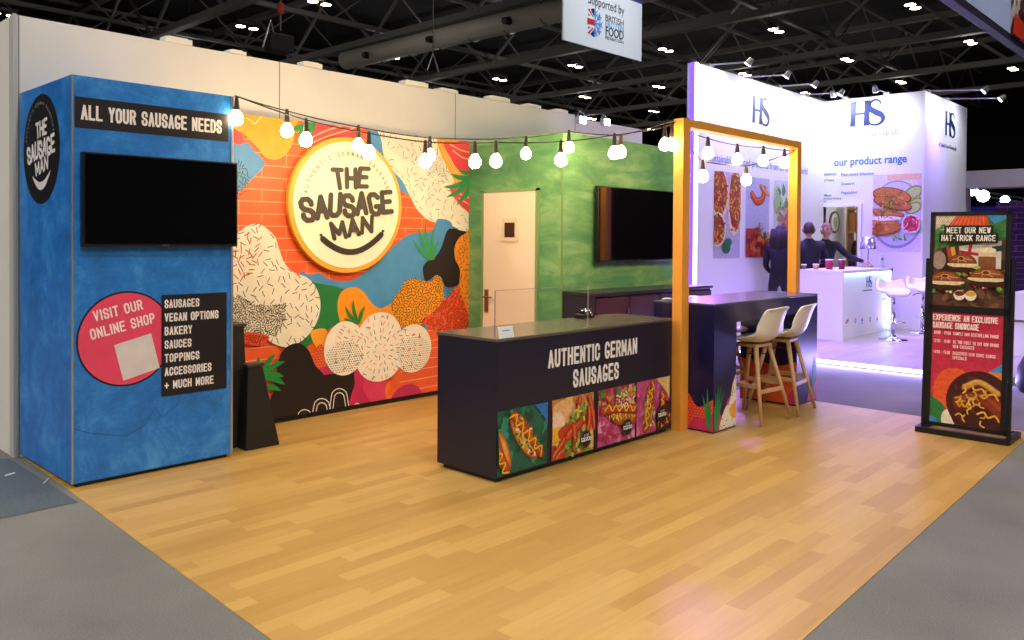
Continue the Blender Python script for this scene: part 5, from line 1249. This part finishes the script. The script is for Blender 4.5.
# ------------------------------------------------------------------ hall: roof, trusses, lamps
ROOF = mat('roof_dark', '#232328', .9, noise=.2, nscale=.6)
tag(MB().box(-25, 75, -30, 60, 13.4, 13.5).build('ceiling', ROOF), kind='structure')
hallw = mat('hall_wall', '#131316', .9)
for nm, b in (('wall_north', (-25, 75, 59.8, 60, 0, 13.4)), ('wall_east', (74.8, 75, -30, 60, 0, 13.4)), ('wall_south', (-25, 75, -30, -29.8, 0, 13.4)), ('wall_west', (-25, -24.8, -30, 60, 0, 13.4))):
    tag(MB().box(*b).build(nm, hallw), kind='structure')
TR = mat('truss_grey', '#6a6866', .75)
def truss(a, b, z0, z1, w, lab, grp, step=6.0):
    r = thing('roof_truss', lab, 'truss', a+(z0,), grp)
    A, B = Vector((*a, 0)), Vector((*b, 0)); d = (B-A); L = d.length; n = int(L/step)
    MB().bar(A+Vector((0, 0, z0)), B+Vector((0, 0, z0)), w, w*.8).build('bottom_chord', TR, r)
    MB().bar(A+Vector((0, 0, z1)), B+Vector((0, 0, z1)), w, w*.8).build('top_chord', TR, r)
    wb = MB()
    for i in range(n):
        p0 = A+d*(i/n); p1 = A+d*((i+.5)/n); p2 = A+d*((i+1)/n)
        wb.bar(p0+Vector((0, 0, z0)), p1+Vector((0, 0, z1)), w*.33); wb.bar(p1+Vector((0, 0, z1)), p2+Vector((0, 0, z0)), w*.33)
    wb.build('web_braces', TR, r)
for x in (6.2, 13.3, 20.1, 27.35, 35.5, 42.8, 50): truss((x, -15), (x, 50), 10.1, 12.8, .34, 'dark steel roof truss running away above the hall', 'main roof trusses')
for y in (-4.5, 2.7, 10, 17, 24, 31.2, 38.5): truss((0, y), (60, y), 10.6, 12.9, .2, 'thin dark steel cross truss under the hall roof', 'cross trusses of the roof')
r = thing('air_duct', 'long pale ventilation duct hanging under the hall roof', 'duct', (20.8, 10, 9.6))
MB().cone((20.7, 9.5, 9.65), (20.5, 26.5, 9.65), .42, .42, 20).build('duct_body', mat('duct_grey', '#c4beb2', .5), r, smooth=True)
f = MB()
for k in range(9): f.cone((20.7-.01*k, 10.5+k*1.9, 9.65), (20.7-.01*k, 10.58+k*1.9, 9.65), .45, .45, 20)
f.build('duct_collars', mat('duct_collar', '#6e6a62', .5), r)
for k in range(4): MB().cone((20.25, 11.5+k*4.3, 9.55), (19.95, 11.5+k*4.3, 9.5), .16, .13, 12).build('air_outlet', mat('case_black', ''), r)
LAMP = mat('hall_lamp_glow', '#fff8e6', .3, emit=30, ecol='#fff2d2')
HOUS = mat('lamp_housing', '#3a3a3c', .5)
first = None
for i in range(-3, 7):
    for j in range(-5, 6):
        x, y = 15.1+7.35*(i-1), 4.75+5.23*j
        if (i < 1 and j > 3): pass
        q = Vector((x, y, 10))-EYE; dp = q.dot(F_); inview = False
        if dp > 1:
            u_ = CPX+FPX*q.dot(R_)/dp; v_ = CPY-FPX*q.dot(U_)/dp; inview = -20 < u_ < 1044 and -30 < v_ < 640
        near = i <= 1 and j <= 1
        if not (inview or near): continue
        if first is None:
            first = thing('hall_lamp', 'twin round high-bay lamp glowing under the dark hall roof', 'ceiling light', (0, 0, 0), 'twin high-bay hall lamps')
            MB().box(-.5, .5, -.12, .12, .12, .26).tube([(0, 0, .26), (0, 0, 3.42)], .012, 6).build('housing', HOUS, first)
            for s_ in (-.28, .28):
                MB().cone((s_, 0, .0), (s_, 0, .12), .2, .15, 18).build('reflector', HOUS, first)
                MB().cone((s_, 0, -.01), (s_, 0, .001), .18, .18, 18).build('lens', LAMP, first)
            o = first
        else: o = copy_tree(first)
        o.location = (x, y, 10)
        if near: hallspot(x, y, w=HALL_W*(.25 if x > 7 and y > -11.5 else .5 if (x > -1 and y > -5.6) else 1.75))
        elif (i+j) % 2 == 0:
            L = bpy.data.lights.new('hall_lamp_light', 'POINT'); L.energy = 110; L.color = HALL_COL; L.shadow_soft_size = .3
            lo = bpy.data.objects.new('hall_lamp_light', L); C.objects.link(lo); lo.location = (x, y, 9.6)
# rigging hanging from the roof
r = thing('rigging_point', 'thin steel rigging cable ending in a small triangular bracket', 'rigging', (0, 0, 0))
q = un(433, 58, 'y', 8.0)
r.location = (q.x, q.y, q.z)
MB().tube([(q.x, q.y, q.z+.1), (q.x, q.y, 10.1)], .012, 6).build('cable', TR, r)
MB().tube([(q.x-.16, q.y, q.z-.28), (q.x, q.y, q.z+.1), (q.x+.16, q.y, q.z-.28)], .018, 6).build('bracket', M_alu, r)
q = un(268, 45, 'y', 8.0)
r = thing('chain_hoist', 'dark chain hoist with a red hook hanging over the partition', 'hoist', tuple(q))
MB().tube([(q.x+.25, q.y, q.z+.3), (q.x+.25, q.y, 10.6)], .015, 6).build('chain', TR, r)
MB().box(q.x-.0, q.x+.45, q.y-.15, q.y+.15, q.z-.1, q.z+.22).build('motor', mat('case_black', ''), r, bevel=.03)
MB().tube([(q.x-.1, q.y, q.z-.05), (q.x+.05, q.y, q.z+.45), (q.x+.2, q.y, q.z-.05)], .02, 6).build('shackle', M_alu, r)
MB().box(q.x+.2, q.x+.3, q.y-.04, q.y+.04, q.z+.6, q.z+.8).build('hook', mat('hook_red', '#b03020', .5), r, bevel=.01)

# ------------------------------------------------------------------ hanging banners
BY = 3.95
b0 = un(563, 40, 'y', BY); b1 = un(641.5, 61, 'y', BY); zt = un(641, 4, 'y', BY).z; bz = (b0.z+b1.z)/2
hb_ = thing('hanging_banner', 'white hanging banner with British Frozen Food logo and purple top', 'banner', (b0.x, BY, bz))
BW = mat('banner_white', '#dfe6f0', .7, emit=0)
MB().box(b0.x, b1.x, BY, BY+.03, bz, zt).build('fabric', BW, hb_)
MB().box(b0.x-.0, b1.x+.0, BY, BY+.03, zt, zt+1.6).build('top_band', mat('banner_purple', '#3a2c8c', .7), hb_)
for x in (b0.x+.1, b1.x-.1): MB().tube([(x, BY+.015, zt+1.6), (x, BY+.015, 10.1)], .01, 6).build('hanging_wire', TR, hb_)
a = un(586, 6, 'y', BY); c_ = un(628, 20, 'y', BY); dk = mat('banner_ink', '#4a4f5c', .6)
def fitx(t, u0, v0, u1, s_, m_, off=0):
    q = un(u0, v0, 'y', BY); q1 = un(u1, v0+(u1-u0)*.27, 'y', BY); text_obj('lettering', t, (q.x, BY-.004, q.z), X_, Z_, s_, m_, hb_, off=off, fit=q1.x-q.x)
fitx('Supported by', 588, 3.0, 624, .24, dk)
fb_ = mat('frost_blue', '#6fb2ee', .6)
fitx('BRITISH', 605, 20.5, 623.3, .17, dk); fitx('FROZEN', 605, 26.7, 623.3, .17, fb_); fitx('FOOD', 605, 34.6, 623.3, .235, dk, .012); fitx('FEDERATION', 605, 38.6, 623.3, .075, dk)
p = Print((0, BY-.003, 0), X_, Z_); ce = un(594.3, 23.0, 'y', BY); cx, cz = ce.x, ce.z; R2_ = .26
p.ell((cx, cz), R2_*.8, R2_, '#1f2d5c', 30, a0=PI/2, a1=3*PI/2)
def hc2(pts, col):
    p.clip = (cx-R2_*.76, cx, cz-R2_*.85, cz+R2_*.85); p.poly(pts, col); p.clip = None
for s_ in (1, -1):
    hc2([(cx-.02, cz+s_*.02), (cx, cz+s_*.1), (cx-.2, cz+s_*.3), (cx-.27, cz+s_*.22)], '#e8ecf4'); hc2([(cx, cz+s_*.05), (cx-.01, cz+s_*.09), (cx-.2, cz+s_*.27), (cx-.23, cz+s_*.23)], '#c0283c')
hc2([(cx-.3, cz-.1), (cx, cz-.1), (cx, cz+.1), (cx-.3, cz+.1)], '#e8ecf4'); hc2([(cx-.3, cz-.055), (cx, cz-.055), (cx, cz+.055), (cx-.3, cz+.055)], '#c0283c')
for k in range(5):
    t = -PI/2+PI*k/4*1.0; e = (cx+.01+R2_*.8*math.cos(t), cz+R2_*.95*math.sin(t)); p.stroke([(cx+.015, cz), e], .026, '#4a9be8')
    for w_ in (.45, .7):
        m0 = (cx+.015+(e[0]-cx)*w_, cz+(e[1]-cz)*w_)
        for s_ in (-.7, .7): p.stroke([m0, (m0[0]+.08*math.cos(t+s_), m0[1]+.08*math.sin(t+s_))], .02, '#4a9be8')
p.build('flag_emblem', M_ink, hb_)
# overhead lit banner in the upper right corner
OZ = 4.3; o0 = un(958, -2, 'z', OZ); o1 = un(1024, 46, 'z', OZ); OY = o0.y
ob = thing('overhead_banner', 'large overhead banner with dark frame and food picture in upper right corner', 'banner', (o0.x, OY, OZ))
ox1 = un(1024, 46, 'y', OY).x+1.2
MB().box(o0.x-.6, ox1, OY, OY+.12, OZ-.06, OZ+.0).box(o0.x-.6, ox1, OY, OY+.12, OZ, OZ+1.5).build('frame', mat('frame_plum', '#2a2038', .5), ob)
p = Print((0, OY-.003, 0), X_, Z_, .002); zz0 = OZ+.03
p.rect(o0.x-.5, ox1-.1, zz0, OZ+1.45, '#b9c6ea')
xa = un(1010, 20, 'y', OY).x; p.clip = (xa, ox1-.1, zz0, OZ+1.45); p.rect(xa, ox1, zz0, OZ+1.45, '#c9beb8'); p.splash(xa, ox1, zz0, OZ+1.4, 50, ['#7a4030', '#c8b8ac', '#d84a30', '#efe4d8', '#4a2a22'], .06, .2, 3)
p.poly([(xa, zz0), (xa+.1, zz0+.3), (ox1, zz0+.1), (ox1, zz0)], '#e0402c')
p.build('printed_face', M_food, ob)
for x in (o0.x-.3, ox1-.3): MB().tube([(x, OY+.06, OZ+1.5), (x, OY+.06, 10.1)], .012, 6).build('hanging_wire', TR, ob)

# ------------------------------------------------------------------ far right stands
GXX = 17.0
g0 = un(948, 180, 'x', GXX); g1 = un(1030, 180, 'x', GXX)
gy0, gy1 = g0.y, g1.y-3
gz1 = un(948, 172, 'x', GXX).z; gz0 = un(948, 189, 'x', GXX).z
gt = thing('white_gantry', 'white overhead gantry beam on a square column behind the white stand', 'gantry', (GXX, gy0, 0))
GW = mat('gantry_white', '#d6d2e6', .6)
MB().box(GXX, GXX+.5, gy1, gy0+.0, gz0, gz1).build('beam', GW, gt, bevel=.01)
cy0 = un(965, 220, 'x', GXX).y
MB().box(GXX+.02, GXX+.4, cy0, gy0+.5, 0, gz0).build('column', GW, gt)
MB().box(GXX-.012, GXX+.0, cy0, cy0+.05, 0, gz0).build('column_edge_light', mat('edge_lilac', '#c8b8ff', .4, emit=1.5, ecol='#b49cff'), gt)
BXX = 19.0
bp0 = un(950, 207, 'x', BXX); bp1 = un(999, 207, 'x', BXX)
tag(MB().box(BXX, BXX+.1, bp1.y, bp0.y+.5, 0, bp0.z).build('display_panel', mat('panel_blue', '#2a22b8', .6)), 'deep blue display panel behind the white gantry column', 'panel')
def brick():
    m = bpy.data.materials.new('purple_brick'); m.use_nodes = True; N = m.node_tree.nodes; L = m.node_tree.links; b = N['Principled BSDF']
    tc = N.new('ShaderNodeTexCoord'); mp = N.new('ShaderNodeMapping'); mp.inputs['Rotation'].default_value = (0, PI/2, PI/2); L.new(tc.outputs['Object'], mp.inputs[0])
    sx_ = N.new('ShaderNodeSeparateXYZ'); cb = N.new('ShaderNodeCombineXYZ'); L.new(tc.outputs['Object'], sx_.inputs[0]); L.new(sx_.outputs['Y'], cb.inputs[0]); L.new(sx_.outputs['Z'], cb.inputs[1])
    br = N.new('ShaderNodeTexBrick'); L.new(cb.outputs[0], br.inputs['Vector']); br.inputs['Scale'].default_value = 1; br.inputs['Brick Width'].default_value = .34; br.inputs['Row Height'].default_value = .12; br.inputs['Mortar Size'].default_value = .01
    br.inputs['Color1'].default_value = (*lin('#5a2a86'), 1); br.inputs['Color2'].default_value = (*lin('#44207a'), 1); br.inputs['Mortar'].default_value = (*lin('#8a5ab0'), 1)
    L.new(br.outputs[0], b.inputs['Base Color']); b.inputs['Roughness'].default_value = .7
    return m
pz = un(1000, 202, 'x', BXX-.5).z; bp1 = un(996, 207, 'x', BXX-.5)
tag(MB().box(BXX-.5, BXX-.4, bp1.y-4, bp1.y, 0, pz).build('brick_panel', brick()), 'purple brick-pattern panel at the right edge', 'panel')
# bright floods between gantry and panels
fl_ = mat('flood_far', '#ffffff', .3, emit=45, ecol='#cfeaff')
for u_, v_, rr_, lb in ((972, 190, .16, 'leftmost large floodlight glowing under the white gantry'), (983, 196, .16, 'middle floodlight glowing under the white gantry'), (1005, 200, .11, 'rightmost smaller floodlight glowing under the white gantry')):
    q = un(u_, v_, 'x', 24); t = thing('floodlight', lb, 'spotlight', tuple(q))
    d = (EYE-q).normalized(); MB().cone(q-d*.2, q, rr_*.6, rr_*1.1, 14).build('lamp_head', HOUS, t); MB().cone(q+d*.005, q+d*.02, rr_, rr_, 16).build('lens', fl_, t)
    MB().tube([q-d*.15, q-d*.15+Vector((.4, -1.2, -.25)), q-d*.15+Vector((.5, -1.5, -q.z+.3))], .03, 6).build('lamp_arm', M_alu, t)
# white cabinet and dark bag at the right border
a = un(1013, 385, 'z', 0)
wc = thing('white_plinth', 'white display plinth partly seen right of the poster stand', 'plinth', (10.4, -5.2, 0))
q0 = un(1012, 360, 'x', 10.4); q1 = un(1040, 360, 'x', 10.4)
MB().box(10.4, 11.2, q1.y-.4, q0.y, 0, un(1015, 292, 'x', 10.4).z).build('plinth_body', CWm, wc, bevel=.01)
MB().box(10.385, 10.4, q1.y-.4, q0.y, .5, .53).build('chrome_band', M_chrome, wc)
q0 = un(1013, 391, 'z', 0); q1 = un(1030, 391, 'z', 0)
bg = thing('black_bag', 'black bag slumped on the carpet at the right edge', 'bag', (q0.x+.2, q0.y-.2, 0))
MB().lathe([(.2, .0), (.24, .08), (.22, .25), (.14, .42), (.05, .5)], (q0.x+.1, q0.y-.24, 0), 18, 1, 1).build('bag_body', mat('bag_black', '#101018', .6), bg, smooth=True)
MB().tube([(q0.x+.1, q0.y-.34, .44), (q0.x+.08, q0.y-.26, .6), (q0.x+.1, q0.y-.18, .44)], .012, 6).build('bag_strap', mat('bag_black', ''), bg, smooth=True)
# bits of litter on the old carpet by the tower
for u_, v_, rz, lb in ((10, 475, .3, 'small scrap of white tape on the grey carpet'), (46, 482, 1.0, 'thin white plastic tie lying by the blue unit corner')):
    q = un(u_, v_, 'z', .004); c1, s1 = math.cos(rz), math.sin(rz); L_ = .03 if u_ < 20 else .05
    tag(MB().bar((q.x-c1*L_, q.y-s1*L_, .008), (q.x+c1*L_, q.y+s1*L_, .010), .014 if u_ < 20 else .005, .006).build('scrap', mat('clip_white', '')), lb, 'litter')

# platform strip light, then added violet spots tinting the white stand and floor
def area(name, loc, aim, sx_, sy_, w_, col):
    L = bpy.data.lights.new(name, 'AREA'); L.shape = 'RECTANGLE'; L.size = sx_; L.size_y = sy_; L.energy = w_; L.color = col
    o = bpy.data.objects.new(name, L); C.objects.link(o); o.location = loc; o.rotation_euler = (Vector(aim)-Vector(loc)).to_track_quat('-Z', 'Y').to_euler()
area('platform_strip_light', (HX-.06, -1.2, .05), (HX-1.2, -1.2, .0), 3.9, .05, 90, (.42, .34, 1))
def wash(x, y, z, aim, w_, col=(.30, .12, 1), size=1.9):  # added spot
    L = bpy.data.lights.new('added_wash', 'SPOT'); L.energy = w_; L.color = col; L.spot_size = size; L.spot_blend = 1; L.shadow_soft_size = .12
    o = bpy.data.objects.new('added_wash', L); C.objects.link(o); o.location = (x, y, z); o.rotation_euler = (Vector(aim)-Vector((x, y, z))).to_track_quat('-Z', 'Y').to_euler()
wash(9.2, HY-.1, 3.9, (9.2, -1.4, 0), 950, (.24, .07, 1)); wash(11.2, HY-.1, 3.9, (11.0, -1.6, 0), 950, (.24, .07, 1)); wash(13.2, HY2-.1, 3.9, (13.0, -2.2, 0), 650, (.24, .07, 1))
wash(9.0, -.2, .12, (9.0, HY, .9), 22); wash(10.0, -.1, .12, (10.0, HY, .9), 22); wash(HX2-.9, -.7, .12, (HX2, -.5, .9), 22); wash(13.6, -1.8, .12, (13.6, HY2, .9), 22); wash(HX-.3, HY-.4, .1, (HX-.02, HY+1.5, 1.2), 20)
wash(8.15, .5, 2.6, (5.2, -3.0, 0), 480, (.45, .12, 1), 1.0)
fx = thing('floodlight', 'added floodlight under the roof, out of view, brightening the hanging banner', 'spotlight', (10.4, -.3, 10.0))  # added unseen floodlight with its spot, lifts the hanging banner
MB().box(10.25, 10.55, -.4, -.2, 9.9, 10.15).build('lamp_head', HOUS, fx, bevel=.02)
MB().cone((10.4, -.3, 10.15), (10.4, -.3, 13.4), .02, .02, 8).build('hanging_rod', TR, fx)
MB().box(10.27, 10.53, -.2, -.18, 9.92, 10.13).build('lens', SP, fx)
wash(10.4, -.1, 10.0, (10.45, BY, 5.6), 1500, (.9, .95, 1), .7)
L = bpy.data.lights.new('store_fill', 'POINT'); L.energy = 26; L.color = (1, .98, .94); L.shadow_soft_size = .15  # added fill light that brightens the store room
o = bpy.data.objects.new('store_fill', L); C.objects.link(o); o.location = (13.5, -.1, 2.9)
gx_, gy_ = o0.x+1.2, OY-3.2
fx = thing('floodlight', 'added floodlight under the roof, out of view, brightening the corner overhead banner', 'spotlight', (gx_, gy_, 9.0))  # second added floodlight, unseen, brightens the corner banner
MB().box(gx_-.15, gx_+.15, gy_-.1, gy_+.1, 8.9, 9.12).build('lamp_head', HOUS, fx, bevel=.02)
MB().cone((gx_, gy_, 9.12), (gx_, gy_, 13.4), .02, .02, 8).build('hanging_rod', TR, fx)
MB().box(gx_-.13, gx_+.13, gy_+.1, gy_+.12, 8.92, 9.1).build('lens', SP, fx)
wash(gx_, gy_+.2, 9.0, (gx_+.3, OY, OZ+.6), 650, (.9, .93, 1), .8)
